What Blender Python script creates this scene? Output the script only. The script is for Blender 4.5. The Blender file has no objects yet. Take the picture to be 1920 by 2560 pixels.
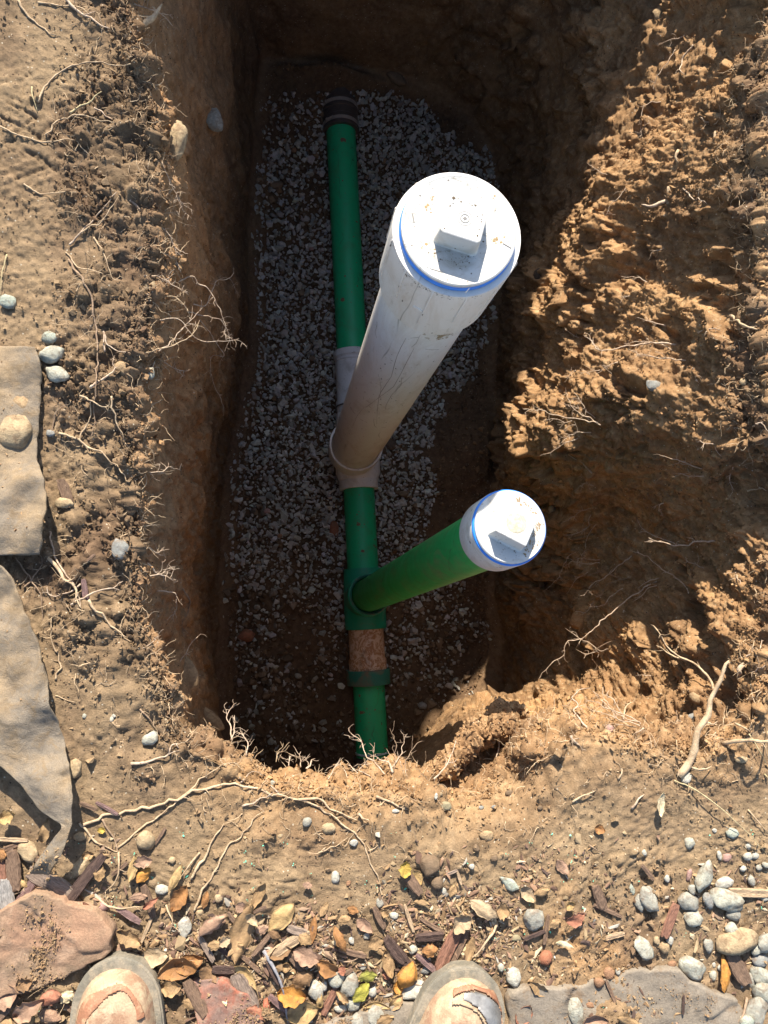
import bpy, math, random, time
import numpy as np
from mathutils import Vector, Matrix, Quaternion
T0 = time.time()
rng = np.random.default_rng(7); random.seed(7)
sc = bpy.context.scene; COL = sc.collection
# ------------------------------------------------------------------ camera (held 1.2 m above the ground, looking down)
FPX, PW, PH, CAMH = 1923., 1920., 2560., 1.2
dn = np.array([702. - PW/2, 1505. - PH/2, FPX]); dn /= np.linalg.norm(dn)
UC = -dn; XC = np.array([1., 0, 0]); XC = XC - XC.dot(UC)*UC; XC /= np.linalg.norm(XC); YC = np.cross(UC, XC)
R3 = np.array([XC, YC, UC])                      # rows: world axes expressed in camera (x right, y down, z forward)
cam = bpy.data.cameras.new('camera'); camo = bpy.data.objects.new('camera', cam); COL.objects.link(camo)
cam.sensor_fit = 'VERTICAL'; cam.sensor_height = 36; cam.sensor_width = 27; cam.lens = FPX/PH*36
cam.clip_start = .02; cam.clip_end = 500
M = Matrix.Identity(4)
for i in range(3):
    M[i][0] = R3[i][0]; M[i][1] = -R3[i][1]; M[i][2] = -R3[i][2]
M[2][3] = CAMH; camo.matrix_world = M
sc.camera = camo
# ------------------------------------------------------------------ sky, sun, exposure
SUN_EL, SUN_AZ = 35., -6.                         # azimuth measured from +Y (far side), negative = left
w = bpy.data.worlds.new('World'); sc.world = w; w.use_nodes = True
nt = w.node_tree; bg = nt.nodes['Background']; sk = nt.nodes.new('ShaderNodeTexSky')
sk.sky_type = 'NISHITA'; sk.sun_disc = False; sk.sun_elevation = math.radians(SUN_EL); sk.sun_rotation = math.radians(SUN_AZ)
nt.links.new(sk.outputs[0], bg.inputs[0]); bg.inputs[1].default_value = .105
sd = Vector((math.sin(math.radians(SUN_AZ))*math.cos(math.radians(SUN_EL)), math.cos(math.radians(SUN_AZ))*math.cos(math.radians(SUN_EL)), math.sin(math.radians(SUN_EL))))
sl = bpy.data.lights.new('sun', 'SUN'); sl.energy = 5.; sl.angle = math.radians(.5); sl.color = (1, .92, .79)
so = bpy.data.objects.new('sun', sl); COL.objects.link(so); so.rotation_euler = sd.to_track_quat('Z', 'Y').to_euler()
sc.view_settings.view_transform = 'Standard'; sc.view_settings.look = 'None'; sc.view_settings.gamma = 1
sc.view_settings.use_curve_mapping = False; sc.view_settings.exposure = 1.28

# ------------------------------------------------------------------ helpers
def un(px, py, h):
    """point where the picture's ray meets the level h metres below the camera"""
    r = np.array([px - PW/2, py - PH/2, FPX]); k = h/(r @ dn); p = r*k
    return Vector((p @ XC, p @ YC, CAMH - h))
def project(P):
    c = P[:, :1]*XC + P[:, 1:2]*YC + (P[:, 2:3] - CAMH)*UC
    return c[:, 0]/c[:, 2]*FPX + PW/2, c[:, 1]/c[:, 2]*FPX + PH/2, c[:, 2]

_p = np.arange(256); np.random.default_rng(3).shuffle(_p); PERM = np.concatenate([_p, _p, _p]).astype(np.int32)
_g = np.random.default_rng(5).normal(size=(256, 3)); _g /= np.linalg.norm(_g, axis=1)[:, None]; GRAD = _g.astype(np.float32)
def perlin(x, y, z):
    x = x.astype(np.float32); y = y.astype(np.float32); z = z.astype(np.float32)
    xi = np.floor(x).astype(np.int32); yi = np.floor(y).astype(np.int32); zi = np.floor(z).astype(np.int32)
    xf = x - xi; yf = y - yi; zf = z - zi; xi &= 255; yi &= 255; zi &= 255
    u = xf*xf*xf*(xf*(xf*6-15)+10); v = yf*yf*yf*(yf*(yf*6-15)+10); t = zf*zf*zf*(zf*(zf*6-15)+10)
    def g(a, b, c):
        h = PERM[PERM[PERM[xi+a]+yi+b]+zi+c]; q = GRAD[h]
        return q[:, 0]*(xf-a) + q[:, 1]*(yf-b) + q[:, 2]*(zf-c)
    def L(a, b, k): return a + (b-a)*k
    return L(L(L(g(0,0,0), g(1,0,0), u), L(g(0,1,0), g(1,1,0), u), v), L(L(g(0,0,1), g(1,0,1), u), L(g(0,1,1), g(1,1,1), u), v), t)*1.5
def fbm(P, f, oct=4, gain=.5, s=(1, 1, 1), off=0.):
    o = np.zeros(len(P), np.float32); a = 1.
    for i in range(oct):
        k = f*2.03**i
        o += a*perlin(P[:, 0]*k*s[0]+off+i*17.3, P[:, 1]*k*s[1]+off*1.7+i*5.1, P[:, 2]*k*s[2]+off*.3+i*9.7); a *= gain
    return o
def hash3(a, b, c, k):
    h = (a.astype(np.uint32)*np.uint32(73856093)) ^ (b.astype(np.uint32)*np.uint32(19349663)) ^ (c.astype(np.uint32)*np.uint32(83492791)) ^ np.uint32(k*2654435761 & 0xffffffff)
    h ^= h >> np.uint32(13); h *= np.uint32(1274126177); h ^= h >> np.uint32(16)
    return (h & np.uint32(0xffff)).astype(np.float32)/65535.
def clods(P, cell, fill=1.):
    """bumps of random size in random cells: returns 0..1 height (domes) and the id value of the winning cell"""
    q = (P/cell).astype(np.float32); b = np.floor(q).astype(np.int32); f = q - b
    best = np.zeros(len(P), np.float32); bid = np.zeros(len(P), np.float32)
    for i in (-1, 0, 1):
        for j in (-1, 0, 1):
            for k in (-1, 0, 1):
                a, bb, c = b[:, 0]+i, b[:, 1]+j, b[:, 2]+k
                r = .25 + .5*hash3(a, bb, c, 4); keep = hash3(a, bb, c, 5) < fill
                dx = i + hash3(a, bb, c, 1) - f[:, 0]; dy = j + hash3(a, bb, c, 2) - f[:, 1]; dz = k + hash3(a, bb, c, 3) - f[:, 2]
                d2 = (dx*dx + dy*dy + dz*dz)/(r*r)
                h = np.where(keep, np.sqrt(np.maximum(0, 1-d2))*r*1.4, 0)
                m = h > best; best = np.where(m, h, best); bid = np.where(m, hash3(a, bb, c, 6), bid)
    return best, bid
def worley(P, cell):
    q = (P/cell).astype(np.float32); b = np.floor(q).astype(np.int32); f = q - b
    d1 = np.full(len(P), 9., np.float32); d2 = d1.copy(); bid = np.zeros(len(P), np.float32)
    for i in (-1, 0, 1):
        for j in (-1, 0, 1):
            for k in (-1, 0, 1):
                a, bb, c = b[:, 0]+i, b[:, 1]+j, b[:, 2]+k
                dx = i + hash3(a, bb, c, 1) - f[:, 0]; dy = j + hash3(a, bb, c, 2) - f[:, 1]; dz = k + hash3(a, bb, c, 3) - f[:, 2]
                d = dx*dx + dy*dy + dz*dz
                m = d < d1; d2 = np.where(m, d1, np.minimum(d2, d)); d1 = np.where(m, d, d1); bid = np.where(m, hash3(a, bb, c, 6), bid)
    return np.sqrt(d1), np.sqrt(d2), bid
def sstep(a, b, x):
    t = np.clip((x-a)/(b-a), 0, 1); return t*t*(3-2*t)

def mesh_np(name, V, F, mat=None, smooth=True, attrs=None, colattr=None):
    """V (n,3), F (m,k) arrays -> mesh"""
    V = np.asarray(V, np.float32); F = np.asarray(F, np.int32); k = F.shape[1]
    me = bpy.data.meshes.new(name)
    me.vertices.add(len(V)); me.vertices.foreach_set('co', V.ravel())
    me.loops.add(F.size); me.loops.foreach_set('vertex_index', F.ravel())
    me.polygons.add(len(F)); me.polygons.foreach_set('loop_start', np.arange(len(F), dtype=np.int32)*k)
    me.polygons.foreach_set('loop_total', np.full(len(F), k, np.int32))
    me.polygons.foreach_set('use_smooth', np.full(len(F), smooth, bool))
    me.update(calc_edges=True)
    for n, a in (attrs or {}).items():
        at = me.attributes.new(n, 'FLOAT', 'POINT'); at.data.foreach_set('value', np.asarray(a, np.float32))
    if colattr is not None:
        at = me.attributes.new('col', 'FLOAT_COLOR', 'POINT'); c = np.ones((len(V), 4), np.float32); c[:, :3] = colattr
        at.data.foreach_set('color', c.ravel())
    if mat: me.materials.append(mat)
    return me
def link(name, me, parent=None, loc=None):
    o = bpy.data.objects.new(name, me); COL.objects.link(o)
    if parent: o.parent = parent
    if loc is not None: o.location = loc
    return o
def tag(o, label=None, cat=None, group=None, kind=None):
    if label: o['label'] = label
    if cat: o['category'] = cat
    if group: o['group'] = group
    if kind: o['kind'] = kind
    return o
def empty(name, loc, label, cat, group=None):
    o = bpy.data.objects.new(name, None); COL.objects.link(o); o.location = loc; o.empty_display_size = .02
    return tag(o, label, cat, group)

# ------------------------------------------------------------------ materials
class Nt:
    def __init__(s, name):
        s.m = bpy.data.materials.new(name); s.m.use_nodes = True; s.t = s.m.node_tree; s.b = s.t.nodes['Principled BSDF']
        s.b.inputs['Roughness'].default_value = .9; s.b.inputs['Specular IOR Level'].default_value = .2
    def n(s, typ, **kw):
        n = s.t.nodes.new('ShaderNode'+typ)
        for k, v in kw.items():
            if k[0] == 'i':
                try: key = int(k[1:])
                except ValueError: key = k[1:].replace('_', ' ')
                n.inputs[key].default_value = v
            else: setattr(n, k, v)
        return n
    def l(s, a, b): s.t.links.new(a, b)
    def noise(s, scale, detail=4, rough=.55, vec=None, dist=0.):
        n = s.n('TexNoise'); n.inputs['Scale'].default_value = scale; n.inputs['Detail'].default_value = detail
        n.inputs['Roughness'].default_value = rough; n.inputs['Distortion'].default_value = dist
        if vec: s.l(vec, n.inputs['Vector'])
        return n.outputs['Fac']
    def coord(s, which='Object', scale=None):
        c = s.n('TexCoord').outputs[which]
        if scale:
            m = s.n('Mapping'); m.inputs['Scale'].default_value = scale; s.l(c, m.inputs['Vector']); return m.outputs[0]
        return c
    def ramp(s, fac, stops, interp='LINEAR'):
        r = s.n('ValToRGB'); r.color_ramp.interpolation = interp
        e = r.color_ramp.elements
        while len(e) < len(stops): e.new(.5)
        for q, (p, c) in zip(e, stops):
            q.position = p; q.color = (*c, 1) if not isinstance(c, (int, float)) else (c, c, c, 1)
        s.l(fac, r.inputs[0]); return r.outputs[0]
    def mix(s, fac, a, b, mode='MIX'):
        m = s.n('Mix', data_type='RGBA', blend_type=mode)
        for v, i in ((fac, 0), (a, 6), (b, 7)):
            if isinstance(v, (int, float)): m.inputs[i].default_value = v
            elif isinstance(v, tuple): m.inputs[i].default_value = (*v, 1)
            else: s.l(v, m.inputs[i])
        return m.outputs[2]
    def attr(s, name, out='Fac'):
        a = s.n('Attribute'); a.attribute_name = name; return a.outputs[out]
    def math(s, op, a, b=None):
        m = s.n('Math', operation=op)
        for i, v in enumerate((a, b)):
            if v is None: continue
            if isinstance(v, (int, float)): m.inputs[i].default_value = v
            else: s.l(v, m.inputs[i])
        return m.outputs[0]
    def bump(s, h, dist=.001, strength=1., prev=None):
        b = s.n('Bump'); b.inputs['Distance'].default_value = dist; b.inputs['Strength'].default_value = strength
        s.l(h, b.inputs['Height'])
        if prev: s.l(prev, b.inputs['Normal'])
        return b.outputs[0]
    def out(s, col=None, rough=None, nrm=None):
        for v, k in ((col, 'Base Color'), (rough, 'Roughness')):
            if v is None: continue
            if isinstance(v, (int, float)): s.b.inputs[k].default_value = v
            elif isinstance(v, tuple): s.b.inputs[k].default_value = (*v, 1)
            else: s.l(v, s.b.inputs[k])
        if nrm: s.l(nrm, s.b.inputs['Normal'])
        return s.m
TOP, TOPL, SUB, DARK = (.176, .117, .067), (.275, .195, .115), (.395, .228, .105), (.085, .050, .028)
def mat_soil():
    s = Nt('soil'); co = s.coord()
    sub = s.attr('sub'); cl = s.attr('clod'); du = s.attr('dust_fill')
    n1 = s.noise(6, 5, .6, co); n2 = s.noise(55, 6, .65, co); n3 = s.noise(420, 4, .7, co)
    top = s.mix(s.ramp(n1, [(.35, 0.), (.65, 1.)]), TOP, (.135, .082, .052))
    top = s.mix(du, top, TOPL)
    sb = s.mix(s.ramp(n1, [(.38, 0.), (.62, 1.)]), SUB, (.24, .135, .064))
    sb = s.mix(s.ramp(n2, [(.5, 0.), (.75, 1.)]), sb, (.36, .25, .14))
    c = s.mix(sub, top, sb)
    c = s.mix(s.attr('pale'), c, (.40, .222, .105))  # lighter left wall: fill light put into the colour
    c = s.mix(s.attr('darken'), c, (.070, .043, .026))
    c = s.mix(1., c, s.ramp(n2, [(.25, .62), (.5, .98), (.75, 1.3)]), 'MULTIPLY')
    c = s.mix(1., c, s.ramp(n3, [(.2, .6), (.5, 1.), (.8, 1.35)]), 'MULTIPLY')
    c = s.mix(1., c, s.ramp(cl, [(0, .9), (1, 1.22)]), 'MULTIPLY')
    # pale and dark grit
    v = s.n('TexVoronoi'); v.inputs['Scale'].default_value = 300; s.l(co, v.inputs['Vector'])
    sp = s.n('SeparateColor'); s.l(v.outputs['Color'], sp.inputs[0])
    g = s.math('MULTIPLY', s.math('GREATER_THAN', sp.outputs[0], .985), s.math('LESS_THAN', v.outputs['Distance'], .38))
    c = s.mix(g, c, (.42, .36, .27))
    g2 = s.math('MULTIPLY', s.math('GREATER_THAN', sp.outputs[1], .97), s.math('LESS_THAN', v.outputs['Distance'], .42))
    c = s.mix(g2, c, (.06, .035, .025))
    b = s.bump(n3, .0018, .9); b = s.bump(n2, .004, .6, b); b = s.bump(s.noise(1300, 2, .6, co), .0006, .8, b)
    return s.out(c, 1., b)
SOIL = mat_soil()
def mat_col(name, rough=.9, nscale=60, amp=(.7, 1.25), bump=.001, fine=500, spec=.2, dirt=None):
    """material that takes its base colour from the 'col' attribute"""
    s = Nt(name); co = s.coord(); s.b.inputs['Specular IOR Level'].default_value = spec
    n = s.noise(nscale, 5, .65, co); n3 = s.noise(fine, 3, .7, co)
    c = s.mix(1., s.attr('col', 'Color'), s.ramp(n, [(.25, amp[0]), (.75, amp[1])]), 'MULTIPLY')
    if dirt: c = s.mix(s.ramp(s.noise(nscale*.6, 5, .7, co, .6), [(.47, 0.), (.62, dirt)]), c, (.16, .10, .06))
    b = s.bump(n3, bump, .8); b = s.bump(n, bump*2.5, .6, b)
    return s.out(c, rough, b)
# ------------------------------------------------------------------ the ground with the pit dug into it: one sheet
# stations round the pit, clockwise from the far left corner: rim (x, y, z), middle of the wall (x, y), foot of the wall (x, y)
ST = [((-.30,2.02,0),(-.20,1.98),(-.10,1.93)), ((-.31,1.6,0),(-.20,1.6),(-.125,1.55)), ((-.28,1.2,0),(-.20,1.2),(-.125,1.2)),
 ((-.262,.97,0),(-.185,.97),(-.12,1.0)), ((-.215,.80,0),(-.175,.80),(-.13,.8)), ((-.205,.60,0),(-.178,.60),(-.165,.6)),
 ((-.205,.48,0),(-.195,.48),(-.19,.48)), ((-.225,.335,0),(-.205,.34),(-.2,.34)), ((-.215,.154,0),(-.203,.15),(-.205,.15)),
 ((-.207,-.02,0),(-.20,-.03),(-.21,-.03)), ((-.165,-.125,-.01),(-.19,-.19),(-.205,-.25)), ((-.150,-.195,-.02),(-.16,-.32),(-.19,-.5)),
 ((-.085,-.225,-.04),(-.08,-.40),(-.10,-.62)), ((0.,-.272,-.05),(0,-.46),(.05,-.66)), ((.10,-.285,-.05),(.10,-.48),(.15,-.67)),
 ((.20,-.290,-.05),(.20,-.48),(.25,-.67)), ((.30,-.305,-.03),(.30,-.40),(.36,-.62)), ((.375,-.275,-.03),(.39,-.33),(.45,-.52)),
 ((.43,-.225,-.03),(.47,-.25),(.55,-.42)), ((.49,-.205,-.05),(.56,-.27),(.65,-.36)), ((.60,-.235,-.03),(.67,-.25),(.72,-.28)),
 ((.73,-.22,-.02),(.77,-.15),(.76,-.15)), ((.80,-.10,0),(.80,-.04),(.75,0)), ((.86,.06,0),(.82,.07),(.75,.12)),
 ((.87,.19,0),(.80,.2),(.76,.25)), ((.83,.31,0),(.70,.315),(.765,.4)), ((.82,.41,0),(.655,.42),(.765,.5)),
 ((.82,.56,0),(.675,.55),(.76,.65)), ((.83,.72,0),(.70,.7),(.76,.8)), ((.84,.88,0),(.72,.85),(.765,.95)),
 ((.86,1.02,0),(.75,1.0),(.78,1.1)), ((.90,1.18,0),(.79,1.15),(.79,1.25)), ((.95,1.45,0),(.82,1.45),(.80,1.5)),
 ((.93,1.8,0),(.80,1.75),(.72,1.75)), ((.68,2.02,0),(.62,1.98),(.57,1.9)), ((.35,2.06,0),(.30,2.0),(.25,1.95)), ((.02,2.05,0),(.03,2.0),(.03,1.95))]
FLOOR = -1.485
NS = len(ST)
Rr = np.array([s[0] for s in ST], float); Mm = np.array([(*s[1], -.72) for s in ST], float); Ff = np.array([(*s[2], FLOOR) for s in ST], float)
spine = np.clip(Rr[:, 1], .05, 1.5); cx = .27
dirv = np.stack([Rr[:, 0]-cx, Rr[:, 1]-spine], 1); dirv /= np.linalg.norm(dirv, axis=1)[:, None]
def outw(d, z, base=Rr):
    a = base.copy(); a[:, :2] += dirv*d; a[:, 2] = z; return a
side_r = sstep(.45, .75, Rr[:, 0])*sstep(-.1, .1, Rr[:, 1])
near = sstep(-.1, -.2, Rr[:, 1])
O2 = outw(60., 0.); O1 = outw(4., 0.); G = outw(.62, 0.); G[:, 2] += .05*side_r
R0 = outw(.075, 0.); R0[:, 2] = -.004*near + .01*side_r
R1 = outw(.012, 0.); R1[:, 2] = Rr[:, 2]*.55 - .004
R2 = Rr.copy(); R2[:, 2] -= .045; R2[:, :2] -= dirv*.004
W1 = Rr*.5 + Mm*.5; W1[:, 2] = -.34
W2 = Mm*.45 + Ff*.55; W2[:, 2] = -1.15
F0 = Ff.copy(); F0[:, 2] += .09
F1 = Ff.copy(); F1[:, :2] -= dirv*.07; F1[:, 2] = FLOOR + .003
C1 = Ff.copy(); C1[:, 0] = cx + (Ff[:, 0]-cx)*.45; C1[:, 1] = np.clip(Ff[:, 1], -.3, 1.6)*.9; C1[:, 2] = FLOOR
C0 = Ff.copy(); C0[:, 0] = cx + (Ff[:, 0]-cx)*.002; C0[:, 1] = np.clip(Ff[:, 1], -.3, 1.6)*.8; C0[:, 2] = FLOOR
LOOPS = [O2, O1, G, R0, R1, R2, W1, Mm, W2, F0, F1, C1, C0]
ROWS =  [2, 12, 185, 38, 26, 140, 110, 68, 24, 8, 22, 6]
def cr(Pm, s, per):
    n = len(Pm); i = np.floor(s).astype(int); f = (s - i)
    g = (lambda k: Pm[k % n]) if per else (lambda k: Pm[np.clip(k, 0, n-1)])
    f = f.reshape((-1,)+(1,)*(Pm.ndim-1)); a, b, c, d = g(i-1), g(i), g(i+1), g(i+2)
    return .5*((2*b) + (c-a)*f + (2*a-5*b+4*c-d)*f*f + (3*b-a-3*c+d)*f**3)
# angular samples: dense where the camera looks
ss = np.linspace(0, NS, 4001); pl = cr(Rr, ss[:-1] % NS, True); pl = np.vstack([pl, pl[:1]])
seg = np.linalg.norm(np.diff(pl, axis=0), axis=1); mid = .5*(pl[1:]+pl[:-1])
dens = 1/np.where(mid[:, 1] > 1.55, .014, np.where(mid[:, 1] > 1.15, .006, .0028))
cum = np.concatenate([[0], np.cumsum(seg*dens)]); NA = int(cum[-1])
sa = np.interp(np.linspace(0, cum[-1], NA, endpoint=False), cum, ss) % NS
LP = np.stack([cr(L, sa, True) for L in LOOPS])            # (loops, NA, 3)
rows = []
for i, n in enumerate(ROWS):
    t = np.arange(n)/n
    if i == 0:
        for k in t: rows.append(LP[0]*(1-k) + LP[1]*k)
    elif i == 1:
        for k in t: k = 1-(1-k)**2.2; rows.append(LP[1]*(1-k) + LP[2]*k)
    elif i == 2:
        for k in t:
            k = k*.28/.065 if k < .065 else .28+(k-.065)/.935*.72
            rows.append(LP[2]*(1-k) + LP[3]*k)
    elif i >= 8:
        for k in t: rows.append(LP[i]*(1-k) + LP[i+1]*k)
    else:
        for k in t: rows.append(cr(LP, np.array([i+k]), False)[0])
rows.append(LP[-1]); TG = np.stack(rows); NR = TG.shape[0]
vrow = np.repeat(np.arange(NR), NA)
st = np.concatenate([[0], np.cumsum(ROWS)])
rR, rF = st[4], st[9]
def normals(Gd):
    a = np.roll(Gd, -1, 1) - np.roll(Gd, 1, 1); b = np.empty_like(Gd); b[1:-1] = Gd[2:] - Gd[:-2]; b[0] = Gd[1]-Gd[0]; b[-1] = Gd[-1]-Gd[-2]
    n = np.cross(a, b); n /= (np.linalg.norm(n, axis=2)[:, :, None] + 1e-12); return n
P = TG.reshape(-1, 3); nr = normals(TG)
if nr[st[2]+20, :, 2].mean() < 0: nsign = -1
else: nsign = 1
N = (nr*nsign).reshape(-1, 3)
x, y, z = P[:, 0], P[:, 1], P[:, 2]
row = vrow.astype(np.float32)
wall = sstep(st[4]-5, st[5]+20, row)*(1-sstep(st[9]-10, st[10], row))          # 1 on the walls
flo = sstep(st[9], st[10], row)                                                 # 1 on the pit floor
grd = 1 - sstep(st[3]+10, st[4]+15, row)                                        # 1 on the ground around
far = 1 - sstep(st[1], st[2], row)
right = sstep(.35, .6, x); left = sstep(.05, -.1, x); nearw = sstep(-.02, -.15, y)
# ---- big shapes
big = fbm(P, 3.2, 3, .5, off=3.)
d = wall*(.022+.014*right)*big - flo*.0 + grd*.012*big*(1-far)
d += wall*(right*.006+left*.008)*fbm(P, 9, 2, .5, off=11.)
d = d.astype(np.float32)
P = P + N*d[:, None]
# lumps that stand out of the right wall, hollows in it (x, y, z, radius, push)
for (lx, ly, lz, r, a) in [(.73,.38,-.20,.09,.05), (.80,.12,-.30,.17,-.035), (.66,-.05,-.75,.16,-.03), (.72,.46,-.35,.10,.035), (.70,.62,-.2,.07,-.03),
        (.70,.98,-.45,.12,.03), (.72,.85,-.2,.08,-.025), (.60,-.2,-.2,.09,-.05),
        (-.18,-.15,-.15,.08,-.03), (-.17,.72,-.1,.05,.02), (-.2,.2,-.25,.12,.012), (.73,.3,-1.2,.2,.05), (.70,.05,-1.1,.14,.06)]:
    q = np.exp(-((P[:, 0]-lx)**2 + (P[:, 1]-ly)**2 + ((P[:, 2]-lz)*.8)**2)/(r*r)); P = P + N*(q*a)[:, None]
# soil slumped over the gravel on the right, and along the foot of the walls
for (lx, ly, rx, ry, a) in [(.66,.52,.17,.16,.12), (.74,.75,.10,.25,.04), (.70,.15,.14,.2,.07), (.68,1.68,.18,.2,.06), (.0,1.8,.2,.12,.05), (.55,-.45,.25,.18,.07), (-.1,-.45,.16,.2,.03), (.2,-.62,.3,.08,.03), (.17,1.95,.22,.10,.16)]:
    q = np.exp(-(((P[:, 0]-lx)/rx)**2 + ((P[:, 1]-ly)/ry)**2))*flo; P[:, 2] += q*a
P[:, 2] -= .21*np.exp(-((P[:, 0]-.325+.3*(P[:, 1]+.27))/.075)**4-((P[:, 1]+.272-.25*(P[:, 0]-.33))/.034)**2)*(1-flo)
N = (normals(P.reshape(NR, NA, 3))*nsign).reshape(-1, 3)
# ---- chunky breaks and tooth marks in the walls
m = wall > .02; Pm = P[m]
d = np.zeros(len(P), np.float32)
wq = Pm + .02*np.stack([fbm(Pm, 14, 2, off=1.), fbm(Pm, 14, 2, off=7.), fbm(Pm, 14, 2, off=13.)], 1)
wq[:, 1] += .6*wq[:, 2]*right[m]
a1, a2, ai = worley(wq*np.array([1, 1, .42]), .075)
b1, b2, bi = worley(wq*np.array([1, 1, .5]), .032)
rw = right[m]; lw = left[m]
h1, h2, hi_ = worley(wq*np.array([1, 1, .42])+.3, .15)
dd = (hi_-.5)*.045*rw*sstep(0, .06, h2-h1) + (ai-.5)*(.004+.036*rw+.010*lw)*sstep(0, .06, a2-a1) + (bi-.5)*(.003+.016*rw+.006*lw)*sstep(0, .08, b2-b1)
PS = Pm.copy(); PS[:, 1] += .55*Pm[:, 2]*rw; g1 = fbm(PS, 30, 3, .5, (1, 1, .13), 5.)                         # long vertical scrapes
msk = .30+.85*sstep(-.22, .22, fbm(Pm, 4.5, 3, off=131.)); dd *= np.where(rw > .3, msk, 1.)
dd += g1*(.0035+.002*lw+.0035*rw) + rw*.009*msk*(.25-np.abs(fbm(PS, 9, 4, .5, (1, 1, .32), 9.)))*1.6 + fbm(PS, 55, 4, .68, (1, 1, .4), 2.)*(.0030+.0030*rw)
cl, _ = clods(Pm, .026, .45); dd += cl*.005*(.4+.6*rw)*sstep(-.15, .25, fbm(Pm, 7, 2, off=21.))
cl2, _ = clods(Pm, .0105, .8); dd += cl2*.0030*(.5+.5*rw)*sstep(-.25, .1, fbm(Pm, 10, 2, off=35.))
upz = sstep(-.45, -.1, Pm[:, 2])*rw; cl3, ci3 = clods(Pm, .018, .75); cl4, _ = clods(Pm, .0085, .85); dd += upz*sstep(-.1, .35, fbm(Pm, 8, 2, off=25.))*(cl3*.006 + cl4*.0045)
d[m] = dd*wall[m]
# ---- the ground
px, py, _z = project(P); inpic = (px > -450) & (px < 2450) & (py > -400) & (py < 2900)
m = (grd > .02) & (row >= st[2]-4) & inpic; Pm = P[m]; X_, Y_ = px[m], py[m]
# loose soil: a band along the left rim, all of the right bank, patches in front; smooth trodden soil elsewhere
nz = fbm(Pm, 5, 3, off=31.)
loose = np.maximum.reduce([sstep(90, 200, X_+nz*80-.10*(700-np.clip(Y_, 0, 700)))*(1-sstep(480, 700, X_))*(1-sstep(1550, 1750, Y_+nz*60)),
    sstep(1450, 1600, X_)*(1-sstep(1650, 1850, Y_+nz*90)), .35*sstep(2150, 2350, Y_+nz*80)*(1-sstep(300, 500, np.abs(X_-400))),
    .55*sstep(1350, 1450, X_+nz*60)*(1-sstep(1600, 1700, X_-nz*60))*sstep(2080, 2160, Y_), .4*sstep(1650, 1900, X_)*sstep(2000, 2200, Y_)])
loose = np.clip(loose*(.75+.5*nz), 0, 1)
c1, i1 = clods(Pm, .042, .35); c2, i2 = clods(Pm, .019, .75); c3, i3 = clods(Pm, .0088, .85)
sm = fbm(Pm, 22, 4, .5, off=41.); fi = fbm(Pm, 120, 3, .6, off=51.)
gate = sstep(-.25, .2, fbm(Pm, 11, 2, off=61.))
dd = loose*(c1*.026 + c2*.0145*gate + c3*.0062) + (1-loose)*(c3*.0032*sstep(.0, .5, fbm(Pm, 8, 2, off=71.)+.3) + c2*.0028*sstep(.25, .6, fbm(Pm, 6, 2, off=81.)))
dd += sm*(.0022+.005*loose) + fi*(.0015+.0010*loose)
ck = fbm(Pm, 13, 3, off=101.); dd -= (1-loose)*.0028*np.exp(-(ck/.022)**2)*sstep(-.1, .25, fbm(Pm, 5, 2, off=111.))
for (xa, ya, xb, yb) in [(22,257,90,292),(90,292,42,330),(0,290,48,313),(62,320,120,360),(8,355,34,350),(42,448,124,415),(100,392,140,428),(150,300,92,345),(60,375,110,410)]:
    vx, vy = xb-xa, yb-ya; t_ = np.clip(((X_-xa)*vx+(Y_-ya)*vy)/(vx*vx+vy*vy), 0, 1); ds = np.hypot(X_-xa-t_*vx+fi*6, Y_-ya-t_*vy); dd -= .0045*np.exp(-(ds/4.5)**2)
d[m] += dd*grd[m]
clod_a = np.zeros(len(P), np.float32); clod_a[m] = np.where(c2*loose > c3*.5, i2, i3)*np.clip(loose+.3, 0, 1)
loose_a = np.zeros(len(P), np.float32); loose_a[m] = loose
# crumbly lip
lip = sstep(st[3]-30, st[4], row)*(1-sstep(st[5], st[5]+30, row))
m = lip > .02; c4, i4 = clods(P[m], .016, .8); c5, _ = clods(P[m], .034, .5); d[m] += (c4*.009 + c5*.018 + .012*fbm(P[m], 16, 3, off=141.))*lip[m]
# floor
m = flo > .05; d[m] += fbm(P[m], 12, 4, off=91.)*.008*flo[m]
P = P + N*d[:, None]
N = (normals(P.reshape(NR, NA, 3))*nsign).reshape(-1, 3)
# the buried part of the far ground stays flat
x, y, z = P[:, 0], P[:, 1], P[:, 2]
sub = wall*sstep(.03, -.08, z)*np.clip(.45+.4*right+.25*sstep(-.3, -.9, z)+.3*fbm(P, 4, 2, off=3.), 0, 1)
px, py, _z = project(P)
nzz = fbm(P, 6, 3, off=19.)
sub = np.maximum(sub, lip*nearw*.75*sstep(-.45, -.32, y+nzz*.03)*sstep(-.2, 0, x))
sub = np.maximum(sub, grd*.85*np.exp(-((px-1500)/110)**2-((py-2330)/150)**2)*sstep(-.1, .25, nzz))
sub = np.maximum(sub, grd*right*.65*sstep(1900, 1500, py)*np.clip(.8+nzz, 0, 1))
org = grd*left*loose_a
sub = np.maximum(sub, flo*.7)
dust_fill = np.clip(grd*(.35 + .5*fbm(P, 9, 3, off=29.) + .35*(1-loose_a)), 0, 1)
darken = np.clip(.8*np.maximum(flo, wall*.75*sstep(-.75, -1.35, z+.12*nzz)) , 0, 1)  # darker colour on the floor and towards the foot of the walls
leftwall = wall*left; pale = leftwall*(.55+.45*sstep(-.2, .2, nzz))*sstep(-1.15, -.45, z+.1*nzz)*sstep(-.3, -.05, y); sub = np.where(leftwall > .1, sub*.75, sub); dust_fill = np.maximum(dust_fill, leftwall*.9*sstep(-1., -.3, z+.1*nzz))  # upper left wall lightened in colour to stand in for light
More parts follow.
